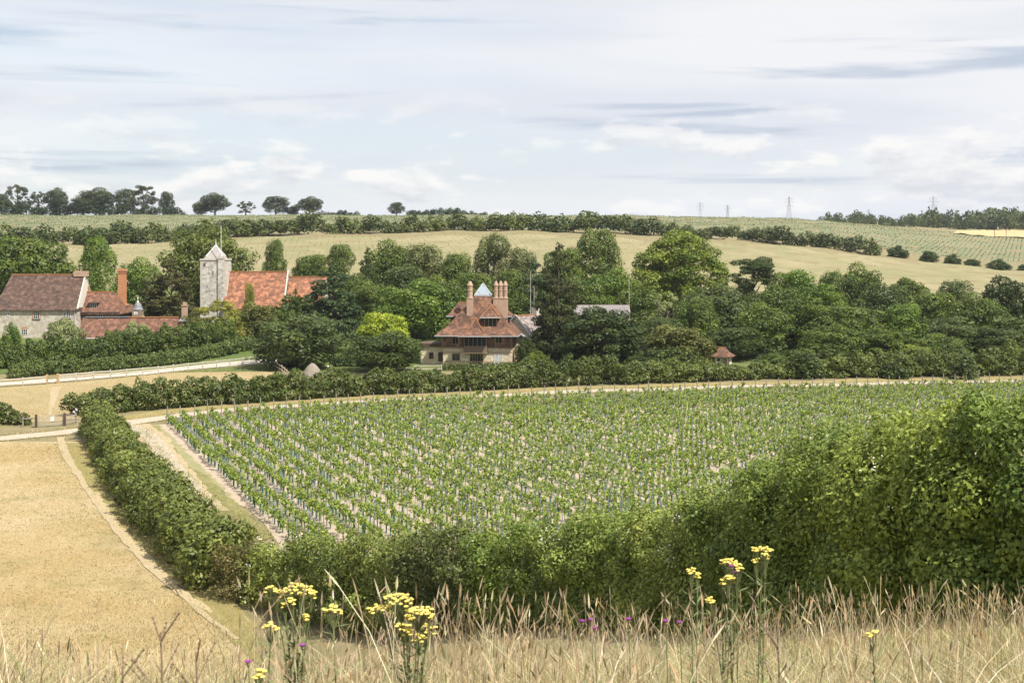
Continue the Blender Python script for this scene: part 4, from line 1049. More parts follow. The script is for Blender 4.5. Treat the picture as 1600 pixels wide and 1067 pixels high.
def tile_house():
    d = 230; g = gnd(745.5, d); s = d / K
    def X(px): return (px - 745.5) * s
    def Z(py): return (CAMZ - (py - HOR) * s) - g.z
    e = empty('house', g, math.radians(-5)); tag(e, 'tile hung house with swept red roofs, tall brick chimneys and glass lantern', 'house')
    W, D = 5.55, 9.6; zf, ze = Z(543), Z(523.5)
    MB().box(-W, W, 0, D, -.4, zf).build('ground_floor_wall', STONE, e)
    for z in (Z(550.5), Z(565)):
        MB().box(-W - .03, W + .03, -.03, D, z - .09, z + .09).build('brick_course', BRICK, e)
    MB().box(-W - .14, W + .14, -.12, D + .1, zf + .003, ze + .4).build('tile_hung_wall', TILEHUNG, e)
    for x in (-W - .10, -W + 2.55, W - 2.55, W + .10):
        MB().box(x - .09, x + .09, -.19, -.10, zf, ze).build('timber_post', OAK, e)
    MB().box(-W - .2, W + .2, -.20, -.123, zf - .06, zf + .12).build('timber_beam', TIMBER, e)
    # main swept roof
    cy = D / 2
    R = [rect_ring(0, cy, W + 1.2, cy + 1.2, ze - .12), rect_ring(0, cy, W + 1.2, cy + 1.2, ze + .05), rect_ring(0, cy, W + .55, cy + .55, ze + .50), rect_ring(.05, cy, W - .55, cy - .5, ze + 1.35), rect_ring(.2, cy, 3.55, 3.3, Z(492)),
         rect_ring(.35, cy, 2.3, 2.2, Z(478)), rect_ring(.45, cy, 1.28, 1.28, Z(464))]
    rf = MB().rings(R).build('roof', T_RED, e)
    MB().rings([rect_ring(0, cy, W + 1.26, cy + 1.26, ze - .17), rect_ring(0, cy, W + 1.26, cy + 1.26, ze - .02)]).build('gutter', GUTTER, rf)
    # glass lantern
    ln = MB().rings([rect_ring(.45, cy, 1.36, 1.36, Z(464)), rect_ring(.45, cy, 1.36, 1.36, Z(461.5))]).build('lantern', GUTTER, e)
    zt = Z(443.5); zb = Z(461.5)
    MB().rings([rect_ring(.45, cy, 1.27, 1.27, zb), rect_ring(.45, cy, .02, .02, zt)]).build('lantern_glass', LANT, ln)
    b = MB()
    for sx in (-1, 1):
        for sy in (-1, 1): b.bar((.45 + sx * 1.28, cy + sy * 1.28, zb), (.45, cy, zt + .05), .07)
    for sx in (-.5, .5): b.bar((.45 + sx * 1.25, cy - .98, zb + .28 * 2), (.45 + sx * .55, cy - 1.29, zb), .05)
    b.build('lantern_bar', GUTTER, ln)
    # side gablets
    for sg in (-1, 1):
        xe, xr, zz = 5.35 * sg, 3.75 * sg, Z(495.2)
        w = MB().box(min(4.75 * sg, 1.5 * sg), max(4.75 * sg, 1.5 * sg), cy - 1.6, cy + 1.6, ze + .8, zz).build('gablet_wall', DARKT, e)
        lo = [(xe, cy - 2.1, zz - .1), (0, cy - 2.1, zz - .1), (0, cy + 2.1, zz - .1), (xe, cy + 2.1, zz - .1)]
        lo2 = [(p[0], p[1], p[2] + .15) for p in lo]
        md = [(xe * .86, cy - 1.35, zz + .75), (0, cy - 1.35, zz + .75), (0, cy + 1.35, zz + .75), (xe * .86, cy + 1.35, zz + .75)]
        hi = [(xr, cy - .02, Z(474.5)), (0, cy - .02, Z(474.5)), (0, cy + .02, Z(474.5)), (xr, cy + .02, Z(474.5))]
        q = MB().rings([lo, lo2, md, hi]).build('gablet_roof', T_RED, e)
        MB().box(min(xe, .8 * xe) - .06, max(xe, .8 * xe) + .06, cy - 2.17, cy - 2.02, zz - .14, zz + .02).build('gutter', GUTTER, q)
        MB().bar((xr, cy, Z(474.5)), (1.6 * sg, cy, Z(474.5)), .22, .16).build('ridge', RIDGE, q)
    # front dormer
    xc, zb, zz, za = X(766), Z(513), Z(495.5), Z(478)
    y0 = .55
    dm = MB().box(xc - 1.08, xc + 1.08, y0, 4, zb - .3, zz).build('dormer', DARKT, e)
    window(dm, xc - 1.0, xc + 1.0, zb, zz - .12, y0, 3, 1, OAK)
    MB().box(xc - 1.15, xc + 1.15, y0 - .2, y0 - .062, zb - .16, zb - .003).build('sill', WHITE, dm)
    lo = [(xc - 1.65, y0 - .55, zz - .1), (xc + 1.65, y0 - .55, zz - .1), (xc + 1.65, 4.5, zz - .1), (xc - 1.65, 4.5, zz - .1)]
    up = lambda P, k: [(p[0], p[1], p[2] + k) for p in P]
    md = [(xc - 1.05, y0 + .1, zz + .6), (xc + 1.05, y0 + .1, zz + .6), (xc + 1.05, 4.5, zz + .6), (xc - 1.05, 4.5, zz + .6)]
    hi = [(xc - .03, y0 + 1.0, za), (xc + .03, y0 + 1.0, za), (xc + .03, 4.5, za), (xc - .03, 4.5, za)]
    q = MB().rings([lo, up(lo, .12), md, hi]).build('dormer_roof', T_RED, e)
    MB().box(xc - 1.7, xc + 1.7, y0 - .62, y0 - .5, zz - .16, zz + .0).build('gutter', GUTTER, q)
    b = MB()
    for sg in (-1, 1): b.bar((xc + sg * 1.6, y0 - .5, zz + .1), (xc + sg * 1.0, y0 + .12, zz + .66), .11, .1); b.bar((xc + sg * 1.0, y0 + .12, zz + .66), (xc, y0 + 1.0, za + .05), .11, .1)
    b.build('hip_tiles', RIDGE, q)
    # oriel and its swept hip
    xa, xb = X(725.5), X(761.4); xm = (xa + xb) / 2
    orl = MB().box(xa, xb, -1.0, -.2, Z(550), Z(541.5)).build('oriel', TIMBER, e)
    MB().box(xa + .1, xb - .1, -.93, -.2, Z(541.5), ze).build('oriel_light_box', DARKT, orl)
    window(orl, xa + .05, xb - .05, Z(541), Z(525.5), -.93, 5, 1, OAK)
    MB().box(xa - .1, xb + .1, -1.1, -.13, Z(551.5), Z(550) - .003).build('oriel_shelf', OAK, orl)
    lo = [(xa - .75, -2.1, ze - .1), (xb + .75, -2.1, ze - .1), (xb + .75, 3.2, ze - .1), (xa - .75, 3.2, ze - .1)]
    m1 = [(xm - 1.55, -1.35, ze + .45), (xm + 1.55, -1.35, ze + .45), (xm + 1.55, 3.2, ze + .45), (xm - 1.55, 3.2, ze + .45)]
    m2 = [(xm - .62, -.55, ze + 1.6), (xm + .62, -.55, ze + 1.6), (xm + .62, 3.2, ze + 1.6), (xm - .62, 3.2, ze + 1.6)]
    hi = [(xm - .03, .1, Z(496.5)), (xm + .03, .1, Z(496.5)), (xm + .03, 3.2, Z(496.5)), (xm - .03, 3.2, Z(496.5))]
    q = MB().rings([lo, up(lo, .15), m1, m2, hi]).build('oriel_roof', T_RED, e)
    MB().box(xa - .82, xb + .82, -2.18, -2.05, ze - .17, ze - .01).build('gutter', GUTTER, q)
    b = MB()
    for sg in (-1, 1): b.bar((xm + sg * 1.5, -1.33, ze + .55), (xm + sg * .6, -.55, ze + 1.68), .11, .1); b.bar((xm + sg * .6, -.55, ze + 1.68), (xm, .1, Z(496.5) + .05), .11, .1)
    b.build('hip_tiles', RIDGE, q)
    # windows
    window(e, X(706), X(718), Z(538), Z(527), -.125, 2, 1, OAK)
    window(e, X(773), X(785), Z(536), Z(526), -.125, 2, 1, OAK)
    window(e, X(706), X(718.5), Z(563.5), Z(552), 0, 2, 1, OAK)
    window(e, X(734), X(755), Z(568.5), Z(552), 0, 5, 1, OAK)
    window(e, X(772.5), X(785), Z(570.4), Z(552), 0, 2, 1, WHITE, GLASSP)
    window(e, 3.0, 5.2, Z(562), Z(548), W, 3, 1, OAK, axis='x')
    window(e, 2.0, 3.4, Z(538), Z(527), W + .145, 2, 1, OAK, axis='x')
    # chimneys
    def chimney(xc, w, yc, z0, zs, flues, dd=1.0):
        c = MB().box(xc - w / 2, xc + w / 2, yc - dd / 2, yc + dd / 2, z0, zs).build('chimney', BRICK, e)
        MB().box(xc - w / 2 - .05, xc + w / 2 + .05, yc - dd / 2 - .05, yc + dd / 2 + .05, zs, zs + .12).build('chimney_cap', BRICK, c)
        MB().box(xc - w / 2 - .08, xc + w / 2 + .08, yc - dd / 2 - .1, yc - dd / 2 - .003, z0 + .9, z0 + 1.1).build('flashing', LEAD, c)
        n = len(flues)
        for fx in flues:
            r = min(w / n * .47, .5)
            MB().lathe([(r * 1.1, zs + .12), (r * .96, zs + .35), (r * .94, Z(455.5)), (r * 1.06, Z(455)), (r * 1.06, Z(454)), (r * .94, Z(453.6)), (r * .94, Z(447.8)), (r * 1.14, Z(447.2)), (r * 1.14, Z(446.4)), (r * .75, Z(443)), (r * .3, Z(439.8))], (xc + fx, yc), 10).build('flue', BRICK, c)
    chimney(X(732.2), .98, 1.9, Z(512), Z(467.5), [0])
    chimney(X(779.5), 2.35, 3.2, Z(508), Z(467.5), [-.77, 0, .77], 1.2)
    # low side wing
    MB().box(X(655), -W - .01, 1.2, 6, -.3, Z(542.8)).build('wing_wall', STONE, e)
    MB().box(X(652), -W - .15, .9, 6.3, Z(542.8), Z(537.6)).build('wing_roof', T_BROWN, e)
    window(e, X(682.5), X(691), Z(566), Z(551), 1.2, 2, 1, DARKT)
    window(e, X(668), X(675), Z(562), Z(552), 1.2, 2, 1, DARKT)
    # lean-to at the back right
    MB().prism([(W + .1, 0), (W + 2.6, 0), (W + 2.6, Z(552)), (W + .1, Z(520))], 6.5, 9.5).build('lean_to', STONE, e)
    q = MB().add([(W - .1, 6.0, Z(518)), (W + 3.2, 6.0, Z(536.5)), (W + 3.2, 9.8, Z(536.5)), (W - .1, 9.8, Z(518)), (W - .1, 6.0, Z(518) - .18), (W + 3.2, 6.0, Z(536.5) - .18), (W + 3.2, 9.8, Z(536.5) - .18), (W - .1, 9.8, Z(518) - .18)],
                 [(0, 1, 2, 3), (7, 6, 5, 4), (0, 4, 5, 1), (1, 5, 6, 2), (2, 6, 7, 3), (3, 7, 4, 0)]).build('lean_to_roof', SLATE, e)
    MB().bar((W - .1, 5.96, Z(518) - .05), (W + 3.25, 5.96, Z(536.5) - .05), .08, .25).build('bargeboard', WHITE, q)
tile_house()

def gable(name, label, x0, x1, y0, y1, ze, zr, loc, rz, wall, roof, over=.35, ridge=RIDGE, hipl=0., hipr=0., base=-1.5, cat='building', axis='x', kick=.0):
    """simple pitched building: ridge along x; local origin at loc. hipl/hipr: hip run at the ends"""
    e = empty(name, loc, rz); tag(e, label, cat)
    ym = (y0 + y1) / 2
    if hipl or hipr: MB().box(x0, x1, y0, y1, base, ze).build('wall', wall, e)
    else: MB().prismx([(y0, base), (y1, base), (y1, ze), (ym, zr - .12), (y0, ze)], x0, x1).build('wall', wall, e)
    sl = (zr - ze) / (ym - y0); zo = ze - over * sl * .6
    xl, xr_ = x0 - (over if hipl > .3 else .12), x1 + (over if hipr > .3 else .12)
    t = .16
    outer = [(xl, y0 - over, zo), (xr_, y0 - over, zo), (xr_, y1 + over, zo), (xl, y1 + over, zo)]
    top = [(x0 + hipl if hipl else xl, ym - .01, zr), (x1 - hipr if hipr else xr_, ym - .01, zr), (x1 - hipr if hipr else xr_, ym + .01, zr), (x0 + hipl if hipl else xl, ym + .01, zr)]
    mid = [tuple(a + (b - a) * .18 for a, b in zip(p, q)) for p, q in zip(outer, top)]
    mid = [(p[0], p[1], p[2] - kick) for p in mid]
    if hipl or hipr:
        r = MB().rings([[(p[0], p[1], p[2] - t) for p in outer], outer, mid, top]).build('roof', roof, e)
    else:
        b = MB()
        for sg, yo in ((1, y0 - over), (-1, y1 + over)):
            P = [(xl, yo, zo), (xr_, yo, zo), (xr_, ym, zr), (xl, ym, zr)]
            b.add(P + [(p[0], p[1], p[2] - t) for p in P], [(0, 1, 2, 3), (7, 6, 5, 4), (0, 4, 5, 1), (1, 5, 6, 2), (2, 6, 7, 3), (3, 7, 4, 0)])
        r = b.build('roof', roof, e)
    if ridge: MB().bar((top[0][0], ym, zr + .02), (top[1][0], ym, zr + .02), .34, .2).build('ridge', ridge, r)
    return e, r

def place(px, d, base_py=None):
    g = gnd(px, d); s = d / K
    return g, s, (lambda p: (p - px) * s), (lambda py: (CAMZ - (py - HOR) * s) - g.z)

def village():
    # long flint barn
    g, s, X, Z = place(62, 255)
    e, r = gable('barn', 'long flint barn with a steep brown tiled roof and white gable', X(-6), X(121), 0, 9.2, Z(481.5), Z(430), g, 0, FLINT, T_BROWN, .4, hipl=1.2, hipr=.02, cat='barn')
    x1 = X(121)
    MB().prismx([(-.05, Z(481)), (9.25, Z(481)), (4.6, Z(430.4))], x1 - .2, x1 + .17).build('gable_wall', PLASTER, e)
    b = MB()
    b.bar((x1 + .1, -.35, Z(482.5)), (x1 + .1, 4.6, Z(429)), .3, .16); b.bar((x1 + .1, 9.6, Z(482.5)), (x1 + .1, 4.6, Z(429)), .3, .16)
    b.build('verge', QUOIN, e)
    MB().box(X(104), X(125) , 4.0, 5.4, Z(433), Z(424.5)).build('chimney', BRICK, e)
    MB().box(x1 + .16, x1 + .20, 5.6, 6.6, Z(457), Z(449)).build('brick_panel', ORANGE, e)
    for a, b_, c, dd, li, rw in ((52, 62, 498, 481.6, 3, 4), (104, 110, 497, 485, 2, 4)):
        f = window(e, X(a), X(b_), Z(c), Z(dd), 0, li, rw, WHITE, sill=DARKT, t=.07)
        if a == 52:
            for q in (a - 1.6, b_): MB().box(X(q), X(q + 1.6), -.04, .03, Z(c), Z(dd)).build('brick_jamb', ORANGE, f)
    f = window(e, X(34), X(43), Z(523), Z(514), 0, 3, 2, WHITE, t=.07); MB().box(X(33), X(44), -.05, .03, Z(513.9), Z(511)).build('brick_arch', ORANGE, f)
    window(e, X(11), X(15), Z(495), Z(487), 0, 1, 1, WHITE, t=.14); window(e, X(100), X(103), Z(495), Z(488), 0, 1, 1, WHITE, t=.06)
    MB().tube([(X(117.5), -.12, Z(481)), (X(117.5), -.12, -1)], [.07, .07], 6).build('drainpipe', WHITE, e)
    # tiled house beside it
    g, s, X, Z = place(155, 257)
    e, r = gable('house', 'small tiled house with a dormer joining the barn gable', X(122), X(187), 0, 6.4, Z(487), Z(457), g, 0, TIMBER, T_STABLE, .45, hipl=.05, hipr=1.9, cat='house', kick=.1)
    MB().box(X(120.5), X(189), -.5, -.42, Z(488.6), Z(487.2)).build('gutter', DARKT, e)
    dm = MB().box(X(138), X(150.5), .6, 3, Z(482), Z(473)).build('dormer', DARKT, e)
    window(dm, X(139), X(149.5), Z(481), Z(474), .6, 3, 1, WHITE, t=.06)
    MB().rings([[(X(135.5), .1, Z(473)), (X(153), .1, Z(473)), (X(153), 3, Z(473)), (X(135.5), 3, Z(473))], [(X(141), 1.2, Z(464)), (X(147), 1.2, Z(464)), (X(147), 3, Z(464)), (X(141), 3, Z(464))]]).build('dormer_roof', T_STABLE, e)
    window(e, X(153), X(165), Z(497), Z(490), 0, 3, 1, WHITE, t=.06); window(e, X(124), X(135), Z(499), Z(489), 0, 2, 1, DARKT)
    for p in (148, 177): MB().lathe([(.02, Z(491)), (.13, Z(490.2)), (.13, Z(489)), (.02, Z(488.2))], (X(p), -.3), 8).build('lamp_globe', WHITE, e)
    # tall orange chimney on its own stack
    g2, s2, X2, Z2 = place(190, 262)
    c = empty('chimney', g2, 0); tag(c, 'tall orange brick chimney beside the small tiled house', 'chimney')
    MB().box(X2(184), X2(196.5), 0, 1.4, -1, Z2(478)).build('base_stack', STONE, c)
    MB().box(X2(182), X2(198.5), -.15, 1.55, Z2(478), Z2(475)).build('base_course', ORANGE, c)
    MB().box(X2(184), X2(195), .05, 1.3, Z2(475), Z2(424)).build('shaft', ORANGE, c)
    MB().box(X2(183.3), X2(195.7), -.03, 1.38, Z2(427), Z2(425.6)).build('band', ORANGE, c)
    MB().box(X2(182.6), X2(196.4), -.1, 1.46, Z2(424), Z2(420)).build('cap', ORANGE, c)
    # small hipped wing behind
    g3, s3, X3, Z3 = place(203, 264)
    gable('outbuilding', 'little hipped tile roof between the tall chimney and the clock turret', X3(194), X3(208), 0, 4, Z3(486), Z3(476), g3, 0, DARKT, T_STABLE, .3, hipl=.8, hipr=.8, ridge=None)
    # clock turret
    g4, s4, X4, Z4 = place(213.5, 258)
    c = empty('clock_turret', g4, 0); tag(c, 'small clock turret with a domed lead cap and white finial', 'turret')
    MB().box(X4(206), X4(221), 0, 1.8, Z4(502), Z4(497)).build('base', WHITE, c)
    MB().box(X4(205.3), X4(221.7), -.1, 1.9, Z4(497), Z4(494.6)).build('plinth', WHITE, c)
    MB().box(X4(206.3), X4(220.7), .05, 1.7, Z4(494.6), Z4(484.4)).build('housing', OAK, c)
    MB().box(X4(208.4), X4(218.6), 0.2, 1.6, -1.5, Z4(502)).build('post', DARKT, c)
    n = 16; zc, xc = Z4(489.3), X4(212); rr = .36
    k = MB(); V = [(xc, -.02, zc)] + [(xc + rr * math.cos(6.283 * i / n), -.02, zc + rr * math.sin(6.283 * i / n)) for i in range(n)]; W_ = [(v[0], .06, v[2]) for v in V]
    k.add(V + W_, [(0, 1 + i, 1 + (i + 1) % n) for i in range(n)] + [(1 + i, n + 2 + i, n + 2 + (i + 1) % n, 1 + (i + 1) % n) for i in range(n)])
    ck = k.build('clock_face', WHITE, c)
    MB().bar((xc, -.05, zc), (xc + .18, -.05, zc + .16), .05).bar((xc, -.05, zc), (xc + .1, -.05, zc - .26), .04).build('clock_hands', DARKT, ck)
    yc = .88
    MB().lathe([(1.0, Z4(485)), (1.05, Z4(484)), (.92, Z4(483.2)), (.75, Z4(480.5)), (.62, Z4(476.5)), (.4, Z4(474)), (.12, Z4(472.6))], (X4(213.5), yc), 10).build('dome', LEAD, c)
    MB().lathe([(.22, Z4(472.8)), (.12, Z4(471)), (.05, Z4(469.6)), (.05, Z4(468)), (.17, Z4(466.8)), (.05, Z4(465.6)), (.02, Z4(461.5))], (X4(213.5), yc), 8).build('finial', WHITE, c)
    # low stable range
    g5, s5, X5, Z5 = place(205, 248)
    e, r = gable('stable', 'long low stable range with a red tiled roof behind the tall hedge', X5(122), X5(291), 0, 5.4, Z5(526.5), Z5(497.5), g5, 0, STONE, T_STABLE, .3, ridge=None, hipl=.05, hipr=1.6, base=-2.)
    b = MB().bar((X5(126), 2.7, Z5(496.8)), (X5(196), 2.7, Z5(496.4)), .5, .14); b.build('lead_ridge', LEAD, r)
    MB().bar((X5(196), 2.7, Z5(496.8)), (X5(286), 2.7, Z5(496.8)), .34, .2).build('ridge', RIDGE, r)
    MB().box(X5(120), X5(292), -.40, -.3, Z5(529), Z5(527.6)).build('gutter', WHITE, e)
    MB().rings([[(X5(236), -.35, Z5(526)), (X5(266), -.35, Z5(526)), (X5(266), 2.6, Z5(526)), (X5(236), 2.6, Z5(526))], [(X5(250), 1.6, Z5(500.5)), (X5(252), 1.6, Z5(500.5)), (X5(252), 2.6, Z5(500.5)), (X5(250), 2.6, Z5(500.5))]]).build('hip_roof', T_STABLE, r)
    k = MB().box(X5(279.5), X5(287.5), 2.0, 3.0, Z5(505), Z5(479)).build('chimney', BRICK, e)
    MB().box(X5(278.8), X5(288.2), 1.9, 3.1, Z5(479), Z5(477.6)).box(X5(281), X5(286), 2.2, 2.8, Z5(477.6), Z5(473)).build('chimney_pot', BRICK, k)
    MB().rings([[(X5(276), 1.4, Z5(503)), (X5(291), 1.4, Z5(503)), (X5(291), 2.1, Z5(500)), (X5(276), 2.1, Z5(500))], [(X5(277.5), 1.5, Z5(501)), (X5(289), 1.5, Z5(501)), (X5(289), 2.1, Z5(498)), (X5(277.5), 2.1, Z5(498))]]).build('flashing', LEAD, k)
    # church
    g, s, X, Z = place(336, 277)
    e = empty('church', g, 0); tag(e, 'flint church with a square tower, pointed cap and steep orange roofs', 'church')
    xl, xr_ = X(313), X(359.5); D = 5.6
    tw = MB().rings([[(xl + .0, -.12, -2), (xr_ + .1, -.12, -2), (xr_ + .1, D, -2), (xl, D, -2)], [(xl, 0, Z(470)), (xr_ - .6, 0, Z(470)), (xr_ - .6, D, Z(470)), (xl, D, Z(470))], [(xl, 0, Z(407)), (xr_ - .9, 0, Z(407)), (xr_ - .9, D, Z(407)), (xl, D, Z(407))]]).build('tower', TOWER, e)
    xq = xr_ - .9
    for (a, b_) in ((xl - .03, xl + .35), (xq - .3, xq + .03)):
        MB().box(a, b_, -.03, .35, 0, Z(407.4)).build('quoin_stones', QUOIN, tw)
    MB().box(xl - .12, xq + .12, -.12, D + .12, Z(407), Z(404.6)).build('parapet', QUOIN, tw)
    xm = (xl + xq) / 2
    zb = Z(404.6); zt = Z(383)
    MB().rings([rect_ring(xm, D / 2, 1.95, 1.95, zb), rect_ring(xm, D / 2, 1.62, 1.62, zb + .5), rect_ring(xm, D / 2, .04, .04, zt)]).build('spire', SHINGLE, tw)
    b = MB()
    for sx in (-1, 1):
        for sy in (-1, 1): b.bar((xm + sx * 1.62, D / 2 + sy * 1.62, zb + .5), (xm, D / 2, zt), .16)
    b.lathe([(.16, zt - .5), (.12, zt + .2), (.06, zt + .7), (.02, zt + 1.2)], (xm, D / 2), 6).build('hip_rolls', WHITE, tw)
    tx0, tx1 = X(341), X(350.5)
    MB().box(tx0, tx1, -.3, .6, -2, Z(404.5)).build('stair_turret', TOWER, e)
    MB().box(tx0 - .08, tx1 + .08, -.38, .7, Z(404.5), Z(401)).build('turret_cap', QUOIN, e)
    MB().tube([(X(345.6), -.1, Z(402)), (X(345.6), -.1, Z(352))], [.085, .05], 8).build('flagpole', WHITE, e)
    lw = window(e, X(331), X(334.5), Z(431.5), Z(422.5), 0, 1, 1, QUOIN, t=.12)
    MB().bar((X(318), -.06, Z(416)), (X(321.5), -.06, Z(410)), .12).bar((X(318.5), -.06, Z(411)), (X(321), -.06, Z(415)), .1).build('wall_tie', DARKT, tw)
    # nave and chancel
    ym = 4.0
    def roofing(xa, xb, ze, zr, y0, nm):
        MB().prismx([(y0, -2), (2 * ym - y0, -2), (2 * ym - y0, ze), (ym, zr - .2), (y0, ze)], xa, xb).build(nm + '_wall', TOWER, e)
        b = MB()
        for yo in (y0 - .4, 2 * ym - y0 + .4):
            z0 = ze - .4 * (zr - ze) / (ym - y0)
            P = [(xa, yo, z0), (xb, yo, z0), (xb, ym, zr), (xa, ym, zr)]
            b.add(P + [(p[0], p[1], p[2] - .18) for p in P], [(0, 1, 2, 3), (7, 6, 5, 4), (0, 4, 5, 1), (1, 5, 6, 2), (2, 6, 7, 3), (3, 7, 4, 0)])
        r = b.build(nm + '_roof', T_CHURCH, e)
        x = xa + .15
        while x < xb - .3:
            MB().bar((x, ym, zr + .04), (x + .36, ym, zr + .06), .36, .2).build('ridge_tile', RIDGE, r); x += .40
        return r
    roofing(xq - .2, X(445), Z(478), Z(425.5), -1.6, 'nave')
    MB().bar((X(445.4), -2.1, Z(482)), (X(445.4), ym, Z(423.5)), .28, .3).bar((X(445.4), 10.1, Z(482)), (X(445.4), ym, Z(423.5)), .28, .3).build('coping', QUOIN, e)
    MB().box(X(443.6), X(445.6), ym - .1, ym + .15, Z(424), Z(418.5)).box(X(442.2), X(447), ym - .08, ym + .1, Z(421.4), Z(420.2)).build('gable_cross', QUOIN, e)
    roofing(X(446.7), X(506), Z(478), Z(433.5), -.6, 'chancel')
    # stone barn behind the tile hung house
    g, s, X, Z = place(818, 246)
    e, r = gable('barn', 'old stone barn with a slate roof behind the tile hung house', 0, 6.6, -3.0, 3.0, Z(520), Z(491), gnd(806, 243), math.radians(52), STONE, SLATE, .25, ridge=RIDGE, cat='barn')
    MB().bar((-.18, -3.5, Z(522)), (-.18, 0, Z(489.5)), .1, .28).bar((-.18, 3.5, Z(522)), (-.18, 0, Z(489.5)), .1, .28).build('bargeboard', WHITE, e)
    c = MB().box(5.2, 6.4, -.55, .55, Z(494), Z(480)).build('chimney', PLASTER, e)
    for q in (-.25, .25): MB().lathe([(.2, Z(480)), (.16, Z(476)), (.2, Z(474)), (.12, Z(473.6))], (5.8, q), 8).build('chimney_pot', ORANGE, c)
    # long grey roofed shed
    g, s, X, Z = place(945, 264)
    e, r = gable('shed', 'long low shed with a pale grey sheet roof among the trees', X(896), X(985), 0, 6, Z(491), Z(477.5), g, math.radians(2), TIMBER, GREYROOF, .3, ridge=None, cat='shed')
    # masts
    for px, t, b_, lab in ((829, 424, 500, 'taller thin white mast beside the dark conifer'), (834.5, 446, 500, 'shorter thin mast beside the taller one'), (983, 434, 500, 'thin pale pole in front of the horse chestnut')):
        g, s, X, Z = place(px, 252 if px < 900 else 262)
        o = MB().tube([(0, 0, -1), (0, 0, Z(t))], [.05, .03], 6).build('mast', WHITE, None, g); tag(o, lab, 'mast')
    # little hut
    g, s, X, Z = place(1130, 231)
    e = empty('hut', g, math.radians(-20)); tag(e, 'little white hut with a red tiled pyramid roof at the wood edge', 'hut')
    w = 1.15
    MB().box(-w, w, -w, w, -1.2, Z(556)).build('wall', PLASTER, e)
    for sx in (-w, 0, w):
        MB().box(sx - .07, sx + .07, -w - .04, -w + .02, -1.2, Z(556)).build('timber_post', OAK, e)
    window(e, -.75, -.25, Z(566), Z(559), -w, 1, 1, OAK, t=.06)
    MB().box(.2, .85, -w - .03, -w + .02, -1.0, Z(558.5)).build('door', OAK, e)
    MB().rings([rect_ring(0, 0, w + .55, w + .55, Z(556) - .08), rect_ring(0, 0, w + .5, w + .5, Z(556) + .05), rect_ring(0, 0, w * .75, w * .75, Z(550)), rect_ring(-.2, 0, .6, .05, Z(542.5))]).build('roof', T_RED, e)
    MB().bar((-.82, 0, Z(542.4)), (.42, 0, Z(542.4)), .2, .14).build('ridge', RIDGE, e)
    # thatched shelter
    g, s, X, Z = place(488, 205)
    e = empty('shelter', g, 0); tag(e, 'small round thatched shelter behind the hedge', 'shelter')
    zb = max(Z(590), .8)
    MB().lathe([(1.55, zb), (1.6, zb + .1), (1.35, zb + .55), (1.0, zb + 1.1), (.62, zb + 1.55), (.28, zb + 1.85), (.05, zb + 1.93)], (0, 0), 16).build('thatched_roof', THATCH, e)
    for k in range(6):
        a = k * 1.047 + .3; MB().tube([(1.2 * math.cos(a), 1.2 * math.sin(a), 0), (1.2 * math.cos(a), 1.2 * math.sin(a), zb + .3)], [.07, .07], 6).build('post', M_POST, e)
    g, s, X, Z = place(512.5, 206)
    e = empty('lamp_post', g, 0); tag(e, 'short timber post with a white globe on top beside the thatched shelter', 'post')
    MB().bar((0, 0, 0), (0, 0, Z(574.5)), .2).build('post', OAK, e)
    MB().lathe([(.03, Z(575)), (.2, Z(573.6)), (.2, Z(572.4)), (.03, Z(571))], (0, 0), 8).build('globe', WHITE, e)
    g, s, X, Z = place(508.5, 205)
    e = empty('bin', g, 0); tag(e, 'blue green bin standing between the thatched shelter and the post', 'bin')
    MB().lathe([(.2, 0), (.22, Z(585)), (.24, Z(584))], (0, 0), 10).build('body', m_plain('bin_blue', (.12, .26, .27), .5), e)
    MB().lathe([(.25, Z(584)), (.22, Z(583)), (.05, Z(582.4))], (0, 0), 10).build('lid', m_plain('bin_lid', (.16, .32, .32), .5), e)
village()

# ------------------------------------------------------------------ fences and gates
RAIL = m_noise('bleached_rail', (.60, .55, .48), (.50, .45, .38), 1.5, (.38, .33, .27), 7)
def fence(label, P, spacing, h, rails, mat=RAIL, pw=.14, postmat=None):
    c = resample(P, 200); L = np.concatenate(([0], np.cumsum(np.linalg.norm(np.diff(c, axis=0), axis=1))))
    n = max(int(L[-1] / spacing), 1); ss = np.linspace(0, L[-1], n + 1)
    Q = [(np.interp(s_, L, c[:, 0]), np.interp(s_, L, c[:, 1])) for s_ in ss]
    Q = [Vector((x, y, float(H(x, y)))) for x, y in Q]
    e = empty('fence', Q[0], 0); tag(e, label, 'fence')
    for q in Q:
        p = q - Q[0]; hh = h * rng.uniform(.97, 1.06); MB().bar(p - Vector((0, 0, .2)), p + Vector((0, 0, hh)), pw).build('post', postmat or mat, e)
    for i in range(n):
        for z in rails:
            a, b = Q[i] - Q[0], Q[i + 1] - Q[0]; dv = (b - a).normalized() * pw * .5
            off = dv.cross(Vector((0, 0, 1))).normalized() * (pw * .5 + .03)
            MB().bar(a + off + Vector((0, 0, z + rng.normal() * .03)), b + off + Vector((0, 0, z + rng.normal() * .03)), .055, .13).build('rail', mat, e)
fence('long bleached post and rail fence along the far side of the dry paddock', [gp(92, 598), gp(200, 589), gp(300, 579), gp(400, 567.5)], 2.7, 1.25, (.4, .75, 1.1))
fence('stretch of bleached post and rail fence left of the paddock gateway', [gp(-80, 611), gp(0, 606), gp(73, 600.5)], 2.8, 1.25, (.4, .75, 1.1))
fence('curved post and rail fence running down the paddock end by the tree', [gp(401, 567), gp(425, 575), gp(440, 583), gp(452, 594)], 3.4, 1.3, (.55, 1.1), postmat=OAK)
fence('short rail fence in front of the low side wing', [gnd(632, 221), gnd(690, 221)], 2.9, 1.1, (.5, .95))
